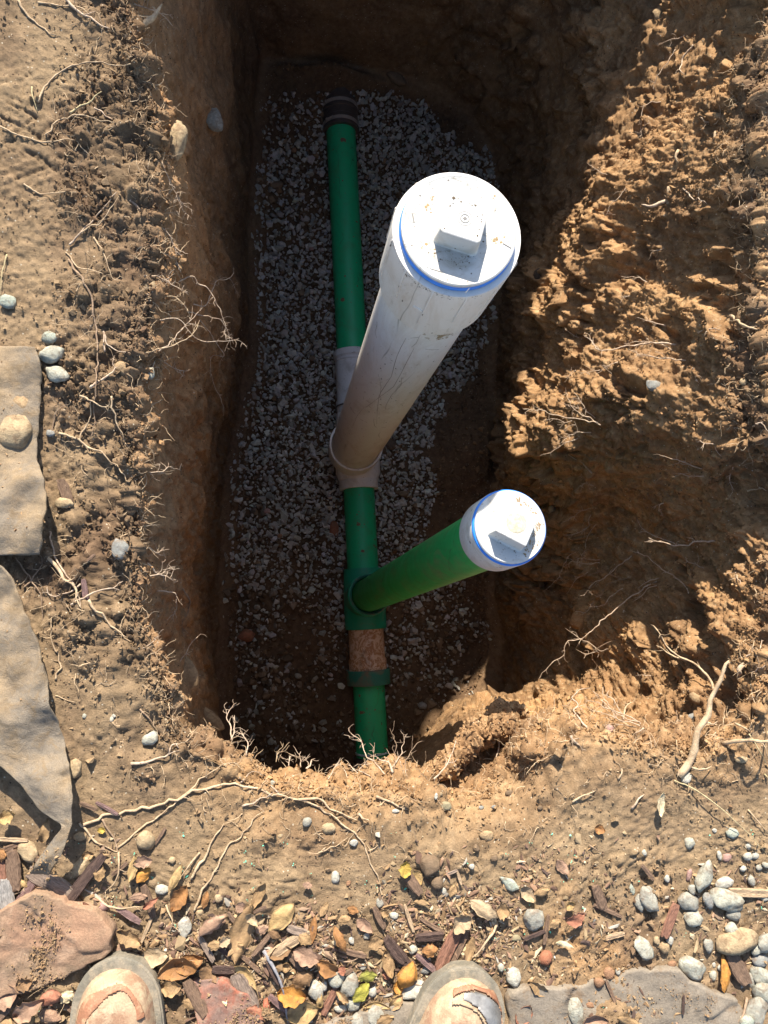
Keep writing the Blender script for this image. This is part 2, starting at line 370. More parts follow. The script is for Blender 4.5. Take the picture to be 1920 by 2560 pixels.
darken = np.maximum(darken, np.clip(org*(.40+.5*nzz), 0, .6))
idx = np.arange(NR*NA).reshape(NR, NA)
a = idx[:-1]; b = idx[1:]; F = np.stack([a, np.roll(a, -1, 1), np.roll(b, -1, 1), b], 2).reshape(-1, 4)
if nsign < 0: pass
gme = mesh_np('ground', P, F, SOIL, True, {'sub': sub, 'clod': clod_a, 'dust_fill': dust_fill, 'darken': darken, 'pale': pale})
tag(link('ground', gme), kind='structure')
print('terrain', NR, NA, len(P), time.time()-T0)
# ---- surface lookup: picture pixel -> point of the soil surface seen there
CW, CH_ = 480, 640
depth = _z; ok = (px > 0) & (px < PW) & (py > 0) & (py < PH) & (depth > .1) & (row > st[2]-3)
ii = np.nonzero(ok)[0]; ii = ii[np.argsort(-depth[ii])]
smap = np.full((CH_, CW), -1, np.int64); smap[(py[ii]/4).astype(int), (px[ii]/4).astype(int)] = ii
for _ in range(3):                                # cells that look through a gap between vertices
    dm = np.where(smap >= 0, depth[np.maximum(smap, 0)], 9.); cnt = np.zeros_like(dm); best_d = dm.copy(); best_i = smap.copy()
    for a_ in (-1, 0, 1):
        for b_ in (-1, 0, 1):
            if a_ or b_:
                nd_, ni_ = np.roll(dm, (a_, b_), (0, 1)), np.roll(smap, (a_, b_), (0, 1)); cnt += nd_ < dm-.04; mm = nd_ < best_d; best_d = np.where(mm, nd_, best_d); best_i = np.where(mm, ni_, best_i)
    ch_ = (cnt >= 4) & (best_d < dm-.04); ch_[0] = ch_[-1] = False; ch_[:, 0] = ch_[:, -1] = False; smap = np.where(ch_, best_i, smap)
def S(qx, qy, lift=0., with_n=False):
    qx = min(max(qx, 1), PW-1); qy = min(max(qy, 1), PH-1); j, i = int(qy/4), int(qx/4)
    for r in range(0, 12):
        j0, j1, i0, i1_ = max(0, j-r), min(CH_, j+r+1), max(0, i-r), min(CW, i+r+1)
        s_ = smap[j0:j1, i0:i1_]; s_ = s_[s_ >= 0]
        if len(s_):
            if r == 0: k = s_[0]
            else: k = s_[np.argmin(depth[s_])]
            p = P[k]; n_ = N[k]
            # exact ray at this depth
            rr = np.array([qx-PW/2, qy-PH/2, FPX]); q = rr*(depth[k]/FPX)
            v = Vector((q @ XC, q @ YC, q @ UC + CAMH))
            if abs(n_[2]) > .5: v.z = float(p[2]) if abs(v.z-p[2]) < .02 else v.z
            v.z += lift
            return (v, Vector(n_)) if with_n else v
    v = un(qx, qy, CAMH); return (v, Vector((0, 0, 1))) if with_n else v
# ------------------------------------------------------------------ unseen soil heap, added past the far end to shade the pit floor
def heap(cx_, cy_, rx, ry, h):
    n = 150; u = np.linspace(-1.15, 1.15, n); uu, vv = np.meshgrid(u, u); X_ = cx_ + uu.ravel()*rx; Y_ = cy_ + vv.ravel()*ry
    r = np.sqrt(uu.ravel()**2+vv.ravel()**2); Z = h*np.clip(1-r, -.2, 1) ; Z = np.where(r < .12, h*(.94-(r**2)*4), Z)
    Pq = np.stack([X_, Y_, Z], 1); c, _ = clods(Pq, .12, .6); Pq[:, 2] += fbm(Pq, 1.5, 4)*.12*(Z > 0) + c*.05 + fbm(Pq, 12, 3)*.02
    Pq[:, 2] = np.where(r > 1.05, -.12, Pq[:, 2])
    i = np.arange(n*n).reshape(n, n); Fq = np.stack([i[:-1, :-1], i[:-1, 1:], i[1:, 1:], i[1:, :-1]], 2).reshape(-1, 4)
    o = link('shade_heap', mesh_np('shade_heap', Pq, Fq, SOIL, True, {'sub': np.full(n*n, .8), 'clod': np.full(n*n, .4), 'dust_fill': np.full(n*n, .2), 'darken': np.zeros(n*n)}))
    tag(o, kind='structure')
heap(-.42, 3.75, 1.80, 1.62, 2.0)
# clumpy ledge of soil left standing below the near rim
def ledge(pts, rad, name):
    q_ = [np.array(un(*p_)[:]) for p_ in pts]; q_ = np.array(q_); n = 220; m_ = 110; t = np.linspace(0, len(q_)-1.001, n); c_ = cr(q_, t, False); rr_ = np.interp(t, range(len(q_)), rad)
    tg = np.gradient(c_, axis=0); tg /= np.linalg.norm(tg, axis=1)[:, None]; u_ = np.cross(tg, [0, 0, 1.]); u_ /= np.linalg.norm(u_, axis=1)[:, None]; v_ = np.cross(u_, tg); an_ = np.linspace(0, 2*np.pi, m_, endpoint=False)
    D = u_[:, None]*np.cos(an_)[None, :, None] + v_[:, None]*np.sin(an_)[None, :, None]; V_ = (c_[:, None] + D*rr_[:, None, None]).reshape(-1, 3); D = D.reshape(-1, 3)
    a1_, a2_, ai_ = worley(V_, .035); k1, _ = clods(V_, .022, .7); k2, _ = clods(V_, .01, .8)
    V_ = V_ + D*(fbm(V_, 14, 3)*.030 + (ai_-.5)*.026*sstep(0, .12, a2_-a1_) + k1*.010 + k2*.005 + fbm(V_, 60, 3)*.003)[:, None]
    i = np.arange(n*m_).reshape(n, m_); a_1 = i[:-1]; b_1 = i[1:]; Fq = np.stack([a_1, np.roll(a_1, -1, 1), np.roll(b_1, -1, 1), b_1], 2).reshape(-1, 4); nn = n*m_
    tag(link(name, mesh_np(name, V_, Fq, SOIL, True, {'sub': np.full(nn, .85), 'clod': ai_, 'dust_fill': np.full(nn, .4), 'darken': np.zeros(nn)})), kind='structure'); return V_, D
LEDGE = ledge([(1000,1972,1.30),(1065,1938,1.31),(1125,1895,1.33),(1185,1850,1.35),(1245,1812,1.37),(1290,1775,1.42)], [.005,.009,.013,.015,.013,.006], 'soil_ledge')
# ------------------------------------------------------------------ pipework
def frame(axis):
    a = Vector(axis).normalized(); u = a.orthogonal().normalized()
    if abs(a.z) < .9: u = Vector((0, 0, 1)).cross(a).normalized()
    else:
        u = Vector((1, 0, 0)); u = (u - a*u.dot(a)).normalized()
    return u, a.cross(u), a
def lathe(prof, base, axis, seg=72, close=False):
    """prof = [(distance along axis, radius)...] turned round the axis from base; returns V, F(list)"""
    u, v, a = frame(axis); base = Vector(base); V = []; Fc = []
    for (t, r) in prof:
        for k in range(seg):
            an = 2*math.pi*k/seg; p = base + a*t + (u*math.cos(an)+v*math.sin(an))*r; V.append(p[:])
    for i in range(len(prof)-1):
        for k in range(seg):
            k2 = (k+1) % seg; Fc.append((i*seg+k, i*seg+k2, (i+1)*seg+k2, (i+1)*seg+k))
    if prof[0][1] > 1e-6 and close: Fc.append(tuple(range(seg))[::-1])
    if close: Fc.append(tuple(range((len(prof)-1)*seg, len(prof)*seg)))
    return V, Fc
def mk(name, V, Fc, mat, parent=None, sharp=30):
    me = bpy.data.meshes.new(name); me.from_pydata([tuple(v) for v in V], [], Fc); me.materials.append(mat)
    for p in me.polygons: p.use_smooth = True
    try: me.set_sharp_from_angle(angle=math.radians(sharp))
    except Exception: pass
    return link(name, me, parent)
def mat_pvc(name, base, stain, amt=.5, rough=.38, scr=.6, stripes=(1, 1, 1)):
    s = Nt(name); s.b.inputs['Specular IOR Level'].default_value = .5; co = s.coord('Object', stripes)
    n = s.noise(14, 6, .7, co, .8); n2 = s.noise(90, 4, .7, co); n3 = s.noise(38, 5, .75, co, 2.)
    c = s.mix(s.ramp(n, [(.48, 0.), (.68, amt)]), base, stain)
    c = s.mix(s.ramp(n3, [(.60, 0.), (.68, amt)]), c, tuple(q*.6 for q in stain))
    sc_ = s.n('TexVoronoi'); sc_.inputs['Scale'].default_value = 55; s.l(co, sc_.inputs['Vector'])
    spk = s.math('LESS_THAN', sc_.outputs['Distance'], .07); c = s.mix(s.math('MULTIPLY', spk, .8), c, (.07, .05, .03))
    w_ = s.n('TexWave'); w_.inputs['Scale'].default_value = 5; w_.inputs['Distortion'].default_value = 7; w_.inputs['Detail'].default_value = 3; w_.inputs['Detail Scale'].default_value = 1.2; s.l(co, w_.inputs['Vector'])
    line = s.ramp(w_.outputs['Fac'], [(.0, scr), (.006, 0.)]); line = s.math('MULTIPLY', line, s.ramp(s.noise(9, 2, .5, co), [(.56, 0.), (.66, 1.)]))
    c = s.mix(line, c, tuple(q*.35 for q in stain))
    b = s.bump(n2, .0006, .5); b = s.bump(s.noise(4, 2, .5, co), .004, .4, b)
    return s.out(c, s.ramp(n, [(.3, rough), (.7, rough+.3)]), b)
GREEN = mat_pvc('green_pvc', (.013, .40, .155), (.085, .13, .055), .35, .33, .5)
GREEN2 = mat_pvc('green_pvc_scuffed', (.018, .35, .085), (.16, .21, .09), .6, .36, .8)
TEAL = mat_pvc('green_fitting', (.010, .27, .14), (.20, .12, .08), .35, .4, .4)
TEALD = mat_pvc('muddy_green_ring', (.02, .16, .11), (.20, .115, .075), .9, .6, .4)
WHITE = mat_pvc('white_pvc', (.74, .70, .64), (.46, .36, .24), .5, .35, .7, (1, 1, .35))
WHITED = mat_pvc('dusty_white_fitting', (.62, .60, .57), (.28, .24, .18), .6, .5, .5)
WHITEC = mat_pvc('white_cap_plastic', (.54, .53, .50), (.30, .25, .17), .6, .42, .3)
def mat_mud():
    s = Nt('mud_smeared_pipe'); s.b.inputs['Specular IOR Level'].default_value = .5; co = s.coord('Object', (1, .8, 1)); n = s.noise(34, 6, .72, co, 2.2); n2 = s.noise(150, 4, .7, co, 1.)
    c = s.mix(s.ramp(n, [(.44, 0.), (.52, 1.)]), (.70, .48, .32), (.42, .19, .07)); c = s.mix(s.ramp(n2, [(.56, 0.), (.62, .8)]), c, (.70, .54, .40)); c = s.mix(s.ramp(s.noise(12, 4, .6, co), [(.55, 0.), (.68, .9)]), c, (.13, .065, .03))
    return s.out(c, s.ramp(n, [(.4, .35), (.6, .7)]), s.bump(n, .0012, .8))
def mat_plain(name, col, rough=.5, spec=.5, metal=0., n=60, amp=(.8, 1.15), bump=.0005):
    s = Nt(name); s.b.inputs['Specular IOR Level'].default_value = spec; s.b.inputs['Metallic'].default_value = metal
    co = s.coord(); f = s.noise(n, 5, .65, co); c = s.mix(1., col, s.ramp(f, [(.3, amp[0]), (.7, amp[1])]), 'MULTIPLY')
    return s.out(c, rough, s.bump(f, bump, .6))
MUD = mat_mud()
RUBBER = mat_plain('black_rubber', (.075, .058, .048), .4, .5)
STEEL = mat_plain('clamp_steel', (.40, .34, .29), .35, .5, .35)
GROOVE = mat_plain('shallow_groove', (.30, .29, .27), .7)
BLUE = mat_plain('blue_sealant', (.03, .22, .72), .3, .5, 0, 40, (.85, 1.1))
INK = mat_plain('dark_marks', (.20, .19, .18), .6, .3)
ax_p = lambda Y: Vector((.193 + (1.723-Y)*.054, Y, -1.452))
AX = (ax_p(0)-ax_p(1)).normalized()                    # towards the near end
def along(prof, Y0): return lathe(prof, ax_p(Y0), AX)
main = empty('sewer_pipe', ax_p(.6), 'green sewer pipe lying along the gravel floor of the pit', 'pipe')
def child(name, VF, mat, root, sharp=30):
    o = mk(name, VF[0], VF[1], mat, None, sharp); o.parent = root; o.matrix_parent_inverse = Matrix.Translation(root.location).inverted(); return o
RP = .0537
def tube(Y0, Y1, r=RP, mat=GREEN, name='pipe', lab=None):
    L = (Y0-Y1)/abs(AX.y); o = child(name, along([(0, r*.9), (0, r), (L, r), (L, r*.9)], Y0), mat, main)
    if lab: o['label'] = lab
    return o
def ringp(name, Y0, prof, mat, root=main, lab=None):
    o = child(name, along(prof, Y0), mat, root)
    if lab: o['label'] = lab
    return o
tube(1.78, .86, lab='long green pipe at the far end')
tube(.44, .02, lab='short green pipe between the two risers')
tube(-.24, -.62, lab='bright green pipe at the near end')
def fernco(Y0, far_):
    prof = [(0, .045), (0, .066), (.012, .067), (.014, .064), (.030, .064), (.032, .068), (.042, .068), (.044, .065), (.07, .065), (.072, .067), (.082, .067), (.084, .064), (.10, .064), (.103, .068), (.114, .067), (.114, .05)]
    k = ringp('rubber_coupling', Y0, prof, RUBBER, main, 'black ribbed rubber coupling at the '+('far' if far_ else 'near')+' end')
    for t in (.016, .086):
        b = child('clamp_band', along([(t, .0655), (t, .0675), (t+.013, .0675), (t+.013, .0655)], Y0), STEEL, main); b.parent = k; b.matrix_parent_inverse = Matrix.Translation(main.location).inverted() if False else Matrix()
        b.matrix_parent_inverse = (Matrix.Translation(main.location) @ k.matrix_parent_inverse).inverted()
        c0 = ax_p(Y0) + AX*(t+.0065) + Vector((-.045, 0, .05)); 
        s_ = mk('clamp_screw', *lathe([(-.014, .001), (-.014, .005), (-.009, .0055), (-.009, .0035), (.016, .0035), (.016, .001)], c0, (1, .1, .8), 12), STEEL)
        s_.parent = k; s_.matrix_parent_inverse = (Matrix.Translation(main.location) @ k.matrix_parent_inverse).inverted()
    return k
fernco(1.832, True); fernco(-.515, False)
ringp('far_pipe', 2.12, [(0, .05), (0, .056), (.3, .056), (.3, .05)], RUBBER, main, 'dark old pipe running into the far wall')
ringp('near_pipe', -.60, [(0, .05), (0, .057), (.3, .057), (.3, .05)], MUD, main, 'old clay coloured pipe running into the near wall')
# white reducer and tee under the large riser
ringp('coupling', .885, [(0, .054), (0, .0655), (.004, .067), (.022, .067), (.026, .0635), (.03, .0625), (.036, .064), (.040, .0615), (.175, .0615), (.183, .066), (.200, .066), (.203, .0635), (.26, .064)], WHITED, main, 'dirty white coupling behind the large riser')
ringp('gasket', .688, [(0, .0655), (0, .0675), (.005, .0675), (.005, .0655)], RUBBER)
RX, RY = .2355, .508
t1 = ringp('tee', .66, [(0, .05), (0, .068), (.06, .068), (.09, .078), (.21, .078), (.238, .068), (.242, .0655), (.243, .064), (.262, .064), (.262, .050)], WHITE, main, 'white tee carrying the large riser')
hub1 = child('hub', lathe([(-.20, .07), (-.10, .086), (-.03, .0862), (-.028, .0885), (-.006, .0885), (0, .0865), (0, .081), (-.02, .080), (-.12, .079)], (RX, RY, -1.245), (0, 0, 1), 96), WHITE, main)
socket1 = ringp('socket', .445, [(-.004, .0555), (-.004, .0665), (0, .068), (.052, .068), (.054, .067), (.054, .0545)], WHITE, main, 'white socket joining the tee to the green pipe')
# green tee under the small riser
QX, QY = .283, .030
ringp('tee', .115, [(0, .05), (0, .066), (.06, .070), (.15, .0715), (.205, .0705), (.207, .069), (.207, .055)], TEAL, main, 'green tee carrying the small riser')
BR = Vector((.36-.283, .114-.02, 1.21)).normalized(); base2 = Vector((QX, .022, -1.31))
child('hub', lathe([(-.16, .060), (-.06, .0655), (-.028, .0665), (-.024, .0695), (-.003, .0695), (0, .067), (0, .0585), (-.03, .058), (-.1, .058)], base2+BR*.02, BR, 84), TEAL, main)
child('sealant_bead', lathe([(0, .0585), (.003, .0625), (.005, .0635), (.004, .0665), (0, .067)], base2+BR*.0205, BR, 84), TEALD, main)
ringp('pipe_stub', -.083, [(0, .0595), (0, .0605), (.105, .0605), (.112, .0645), (.160, .0645), (.163, .060)], MUD, main, 'white pipe stub smeared with brown mud')
ringp('seam', -.083, [(0, .0)], MUD) if False else None
ringp('collar', -.243+.005, [(-.01, .055), (-.01, .0735), (-.006, .0745), (.036, .0745), (.040, .073), (.040, .054)], TEALD, main, 'muddy green collar at the start of the near pipe')
ringp('lip_ring', -.500, [(0, .0535), (0, .0575), (.006, .0575), (.006, .0535)], mat_plain('pale_sealant', (.45, .55, .56), .5), main)
# ---- large white riser
Z1 = .205
def riser_root(name, loc, lab, grp): return empty(name, loc, lab, 'cleanout pipe', None)
r1 = riser_root('cleanout_riser', (RX, RY, -1.25), 'large white cleanout riser standing upright in the pit, its round cap in full sun', None)
child('pipe', lathe([(0, .078), (0, .0797), (Z1-.10+1.28, .0797), (Z1-.10+1.28, .07)], (RX, RY, -1.28), (0, 0, 1), 128), WHITE, r1)
ad = child('adapter', lathe([(-.155, .07950), (-.155, .08968), (-.150, .09094), (-.03, .09157), (-.004, .09200), (0, .09094), (0, .07950), (-.004, .08335), (-.012, .08282)], (RX, RY, Z1), (0, 0, 1), 128), WHITE, r1)
ad['label'] = 'white ribbed adapter hub at the top of the riser'
def rib_box(cx_, cy_, r, an, z0, z1, w=.0022, out=.0022):
    V = []
    for zz, o_ in ((z0, .0004), (z0+.004, out), (z1-.004, out), (z1, .0004)):
        for s_ in (-1, 1):
            for rr in (r-.001, r+o_):
                a = an + s_*w/r/2; V.append((cx_+rr*math.cos(a), cy_+rr*math.sin(a), zz))
    Fq = []
    for i in range(3):
        b = i*4
        Fq += [(b, b+1, b+5, b+4), (b+1, b+3, b+7, b+5), (b+3, b+2, b+6, b+7), (b+2, b, b+4, b+6)]
    Fq += [(0, 2, 3, 1), (12, 13, 15, 14)]
    return V, Fq
for k in range(12):
    an = math.radians(8 + 30*k); o = mk('rib', *rib_box(RX, RY, .09157, an, Z1-.125+.03*(k % 2), Z1-.002), WHITE)
    o.parent = ad; o.matrix_parent_inverse = (Matrix.Translation(r1.location) @ ad.matrix_parent_inverse).inverted()
def subpart(o, par, root):
    o.parent = par; o.matrix_parent_inverse = (Matrix.Translation(root.location) @ par.matrix_parent_inverse).inverted(); return o
# flat logo bump on the near side of the adapter
an = math.radians(-118)
V, Fq = lathe([(-.002, .0085), (.0012, .008), (.0016, .007), (.0016, .0001)], (RX+.09126*math.cos(an), RY+.09126*math.sin(an), Z1-.075), (math.cos(an), math.sin(an), 0), 28)
subpart(mk('boss', [(v[0], v[1], Z1-.075+(v[2]-Z1+.075)*.45) for v in V], Fq, WHITE), ad, r1)
# scratches down the riser, seen from the viewer's side
def scratch_cyl(pts, r, rad, par):
    o_ = Vector((0, 0, CAMH)); W_ = []
    for (qx, qy) in pts:
        t_ = (un(qx, qy, 1.0)-o_).normalized(); a = t_.x**2+t_.y**2; bx_, by_ = o_.x-RX, o_.y-RY; b = 2*(t_.x*bx_+t_.y*by_); c = bx_**2+by_**2-r*r; dsc = b*b-4*a*c
        if dsc > 0: W_.append(o_ + t_*((-b-math.sqrt(dsc))/(2*a)))
    if len(W_) < 2: return
    V = []; Fq = []
    for i, p in enumerate(W_):
        t_ = (W_[min(i+1, len(W_)-1)]-W_[max(i-1, 0)]).normalized(); n_ = Vector((p.x-RX, p.y-RY, 0)).normalized(); s_ = t_.cross(n_)*rad*(.4 if i in (0, len(W_)-1) else random.uniform(.6, 1.2)); V += [p+s_+n_*.0001, p+n_*.0004, p-s_+n_*.0001]
    for i in range(len(W_)-1): Fq += [(3*i, 3*i+1, 3*i+4, 3*i+3), (3*i+1, 3*i+2, 3*i+5, 3*i+4)]
    subpart(mk('scratch', V, Fq, SCR), par, r1)
SCR = mat_plain('scratch_dirt', (.25, .18, .13), .8)
c4 = lambda L: [(780+a/4.425, 800+b/4.425) for a, b in L]
pr_ = [c for c in r1.children if c.name.startswith('pipe')][0]
for L, w_ in [([(1040,200),(985,300),(940,400),(910,500),(880,620),(760,800),(740,850),(722,1000),(715,1150)], .0005), ([(1130,310),(1040,480),(980,600),(900,740),(820,800),(750,850),(620,950),(500,1010)], .0005), ([(990,640),(985,720),(880,830),(820,940),(795,1150)], .0005),
        ([(410,920),(430,980),(470,1030),(545,1105),(610,1135)], .0009), ([(600,885),(635,915)], .0009), ([(735,600),(765,740),(750,860)], .0004), ([(680,1090),(690,1170),(720,1190)], .0005), ([(770,1188),(815,1186)], .0006), ([(580,960),(500,1060),(440,1200)], .0004), ([(1250,320),(1330,330),(1400,325)], .0006), ([(1090,200),(1180,190)], .0004), ([(720,50),(700,130),(715,200)], .0005), ([(1200,160),(1150,260),(1100,300)], .0004)]:
    scratch_cyl(c4(L), .0798, w_, pr_)
# plug: blue gasket, disc, square boss
plug1 = child('plug', lathe([(.0085, .05), (.0085, .08102), (.0098, .08120), (.0120, .08071), (.0132, .07860), (.0124, .07701), (.0122, .0001)], (RX, RY, Z1), (0, 0, 1), 128), WHITEC, r1)
plug1['label'] = 'white round plug with a square boss'
child('gasket', lathe([(-.006, .08282), (.0005, .07950), (.002, .08282), (.0038, .08261), (.0048, .08176), (.0055, .08140), (.0065, .08200), (.0080, .0815), (.0088, .0808), (.0088, .06)], (RX, RY, Z1), (0, 0, 1), 128), BLUE, r1)['label'] = 'bright blue sealing ring'
def rsquare(c, half, r, z0, z1, rot, taper=.0, bev=.0022, root=r1, mat=WHITEC, dish=.0006):
    def ring(h, rr, z):
        pts = []
        for q in range(4):
            cx0 = (h-rr)*(1 if q in (0, 3) else -1); cy0 = (h-rr)*(1 if q in (0, 1) else -1)
            for k in range(7):
                a = math.pi/2*q + math.pi/2*k/6; X_, Y_ = cx0+rr*math.cos(a), cy0+rr*math.sin(a)
                pts.append((c[0]+X_*math.cos(rot)-Y_*math.sin(rot), c[1]+X_*math.sin(rot)+Y_*math.cos(rot), z))
        return pts
    rings = [ring(half+taper+.0025, r+.0025, z0), ring(half+taper, r, z0+.003), ring(half, r, z1-bev), ring(half-bev*.3, r*.9, z1-bev*.3), ring(half-bev, max(r-bev, .001), z1), ring(half-bev*3, max(r-bev*2, .001), z1-dish)]
    V = [p for q in rings for p in q]; n = len(rings[0]); Fq = []
    for i in range(len(rings)-1):
        for k in range(n): Fq.append((i*n+k, i*n+(k+1) % n, (i+1)*n+(k+1) % n, (i+1)*n+k))
    Fq.append(tuple(range((len(rings)-1)*n, len(rings)*n))); return V, Fq
zt = Z1+.0122
bx, by = RX+.0005, RY+.001
subpart(mk('square_boss', *rsquare((bx, by), .0287, .006, zt-.001, zt+.031, math.radians(-15), .0022), WHITEC), plug1, r1)
zb = zt+.0304
def tor(c, R_, r_, z, seg=40, mat=WHITEC, par=plug1, root=r1, name='ring', sx=1):
    V = []; Fq = []
    for i in range(seg):
        a = 2*math.pi*i/seg
        for j in range(6):
            b = math.pi*j/5; V.append((c[0]+(R_+r_*math.cos(b))*math.cos(a)*sx, c[1]+(R_+r_*math.cos(b))*math.sin(a), z+r_*math.sin(b)*.9-.0002))
    for i in range(seg):
        for j in range(5): Fq.append((i*6+j, ((i+1) % seg)*6+j, ((i+1) % seg)*6+j+1, i*6+j+1))
    return subpart(mk(name, V, Fq, mat), par, root)
tor((bx, by), .0098, .0006, zb, name='ring', mat=GROOVE); tor((bx, by), .0058, .0009, zb, name='ring', mat=GROOVE)
def bar(c, L, w_, h, z, rot, mat, par, root, name):
    V = [(c[0]+(a*L/2*math.cos(rot)-b*w_/2*math.sin(rot)), c[1]+(a*L/2*math.sin(rot)+b*w_/2*math.cos(rot)), z+k*h) for k in (0, 1) for a, b in ((-1, -1), (1, -1), (1, 1), (-1, 1))]
    return subpart(mk(name, V, [(0, 3, 2, 1), (4, 5, 6, 7), (0, 1, 5, 4), (1, 2, 6, 5), (2, 3, 7, 6), (3, 0, 4, 7)], mat), par, root)
bar((bx, by), .0042, .0042, .0012, zb-.0008, math.radians(40), INK, plug1, r1, 'dimple')
for (qx, qy) in ((1033, 545), (1268, 615)):
    c = un(qx, qy, CAMH-zt); tor(c, .0066, .0006, zt, mat=GROOVE, par=plug1, name='emblem_ring'); bar(c, .0125, .0012, .0011, zt-.0003, math.radians(100 if qx < 1100 else -28), INK, plug1, r1, 'emblem_bar')
def text_mesh(txt, size, loc, rot, mat, par, root, name='lettering', depth=.0005):
    cu = bpy.data.curves.new('t', 'FONT'); cu.body = txt; cu.size = size; cu.extrude = depth
    to = bpy.data.objects.new('t', cu); me = bpy.data.meshes.new_from_object(to); bpy.data.objects.remove(to)
    me.materials.clear(); me.materials.append(mat); me.transform(Matrix.Translation(loc) @ Matrix.Rotation(rot, 4, 'Z'))
    return subpart(link(name, me), par, root)
def specks(n, gen, root_, plug_, name, col, r0, seed, Mx=None):
    r = np.random.default_rng(seed); V = []; Fq = []
    for _ in range(n):
        cx0, cy0 = gen(r); rad = r0*math.exp(r.normal()*.6); k = 6; o_ = len(V); el = r.uniform(.4, 1); a0 = r.uniform(0, 6)
        pts_ = [(0, 0, .0004)] + [(rad*math.cos(a0+6.283*i/k)*r.uniform(.6, 1.2), rad*el*math.sin(a0+6.283*i/k)*r.uniform(.6, 1.2), .00005) for i in range(k)]
        for p in pts_:
            q_ = Vector((cx0[0]+p[0], cx0[1]+p[1], cx0[2]+p[2])) if cy0 is None else cy0(p); V.append(tuple(Mx(q_)) if Mx else tuple(q_))
        Fq += [(o_, o_+1+i, o_+1+(i+1) % k) for i in range(k)]
    return tag(subpart(mk(name, V, Fq, mat_plain(name+'_soil', col, .95, .1)), plug_, root_), kind='stuff')
def at_cap(pts_, sp):
    def g(r):
        qx, qy = pts_[r.integers(len(pts_))]; u_ = un(900+qx/3.687+r.normal()*sp, 400+qy/3.687+r.normal()*sp*.8, CAMH-zt); return ((u_.x, u_.y, zt+.0001), None)
    return g
def at_disc(r):
    a = r.uniform(0, 6.283); q_ = .076*math.sqrt(r.uniform(.16, 1)); return ((RX+q_*math.cos(a), RY+q_*math.sin(a), zt+.0001), None)
def at_boss(r):
    e = .027*r.choice([-1, 1])*r.uniform(.75, 1); f = r.uniform(-.027, .027); X_, Y_ = (e, f) if r.random() < .5 else (f, abs(e)); c_, s_ = math.cos(math.radians(-15)), math.sin(math.radians(-15)); return ((bx+X_*c_-Y_*s_, by+X_*s_+Y_*c_, zt+.0306), None)
specks(70, at_disc, r1, plug1, 'dirt_specks', (.13, .09, .06), .0006, 3)
specks(50, at_cap([(670,345),(660,340),(1240,355),(620,450),(600,800),(640,770),(690,800),(1250,740),(1350,720)], 5), r1, plug1, 'ochre_smudge', (.33, .24, .13), .0011, 4)
specks(60, at_cap([(760,900),(880,960),(980,930),(1000,880)], 9), r1, plug1, 'dirt_specks', (.2, .17, .13), .0007, 5)
specks(46, at_boss, r1, plug1, 'dirt_specks', (.12, .09, .06), .0008, 6)
text_mesh('E', .012, Vector((*un(1076, 668, CAMH-zt)[:2], zt+.0002)), math.radians(170), mat_plain('faint_lettering', (.60, .58, .54), .5), plug1, r1)
c_ = un(1090, 676, CAMH-zt); bar(c_, .018, .0008, .0006, zt, math.radians(-14), INK, plug1, r1, 'embossed_line')
# moulding gate mark on the disc
bar(un(1168, 727, CAMH-zt), .009, .0008, .0006, zt, math.radians(50), INK, plug1, r1, 'scratch')
# mud spots and a soil smear on the adapter and pipe
def at_cyl(cx_, rad_, spx, spz):
    def g(r):
        th = math.radians(cx_[0]+r.normal()*spx); z_ = cx_[1]+r.normal()*spz
        return (0, lambda p: Vector((RX+(rad_+p[2])*math.cos(th+p[0]/rad_), RY+(rad_+p[2])*math.sin(th+p[0]/rad_), z_+p[1])))
    return g
specks(60, at_cyl((-75, Z1-.19), .0799, 9, .012), r1, pr_, 'mud_smear', (.34, .25, .15), .0024, 8)
specks(26, at_cyl((-72, Z1-.175), .0799, 8, .010), r1, pr_, 'mud_spots', (.14, .09, .05), .0010, 9)
specks(70, at_cyl((-100, Z1-.45), .0799, 34, .25), r1, pr_, 'mud_spots', (.30, .22, .15), .0009, 10)
specks(90, at_cyl((-120, Z1-.004), .0922, 30, .003), r1, ad, 'mud_spots', (.13, .10, .07), .0007, 11)
# ---- small green riser
top2 = Vector(un(1277, 1317, 1.195)); ax2 = (top2-base2).normalized(); L2 = (top2-base2).length
r2 = riser_root('cleanout_riser', base2, 'small green cleanout riser leaning right, with a white collar and cap in the sun', None)
child('pipe', lathe([(0, .052), (0, RP), (L2-.012, RP), (L2-.012, .05)], base2, ax2, 96), GREEN2, r2)
col2 = child('collar', lathe([(-.080, .0537), (-.080, .0622), (-.077, .0632), (-.012, .0636), (-.009, .0622), (-.009, .055)], top2, ax2, 110), WHITEC, r2)
for a_ in (150, 200, 262):
    u_, v_, a3 = frame(ax2); an = math.radians(a_); pc = top2 + a3*-.03 + (u_*math.cos(an)+v_*math.sin(an))*.0625
    V, Fq = lathe([(0, .0032), (.0011, .0028), (.0011, .0001)], pc, (pc-top2-a3*-.03), 8); subpart(mk('ink_mark', V, Fq, INK), col2, r2)
plug2 = child('plug', lathe([(-.009, .05), (-.009, .0595), (-.0065, .0602), (-.001, .0600), (.0005, .0585), (0, .056), (0, .0001)], top2, ax2, 110), WHITEC, r2); plug2['label'] = 'white cap with a large raised square'
child('sealant_ring', lathe([(-.0095, .0595), (-.0095, .0622), (-.0075, .0632), (-.005, .0622), (-.0045, .0600)], top2, ax2, 110), BLUE, r2)['label'] = 'smeared blue sealant round the cap'
V, Fq = rsquare((0, 0), .0275, .003, 0, .030, math.radians(14), .002)
Rm = ax2.to_track_quat('Z', 'Y').to_matrix()
subpart(mk('square_boss', [tuple(top2 + Rm @ Vector(v)) for v in V], Fq, WHITEC), plug2, r2)
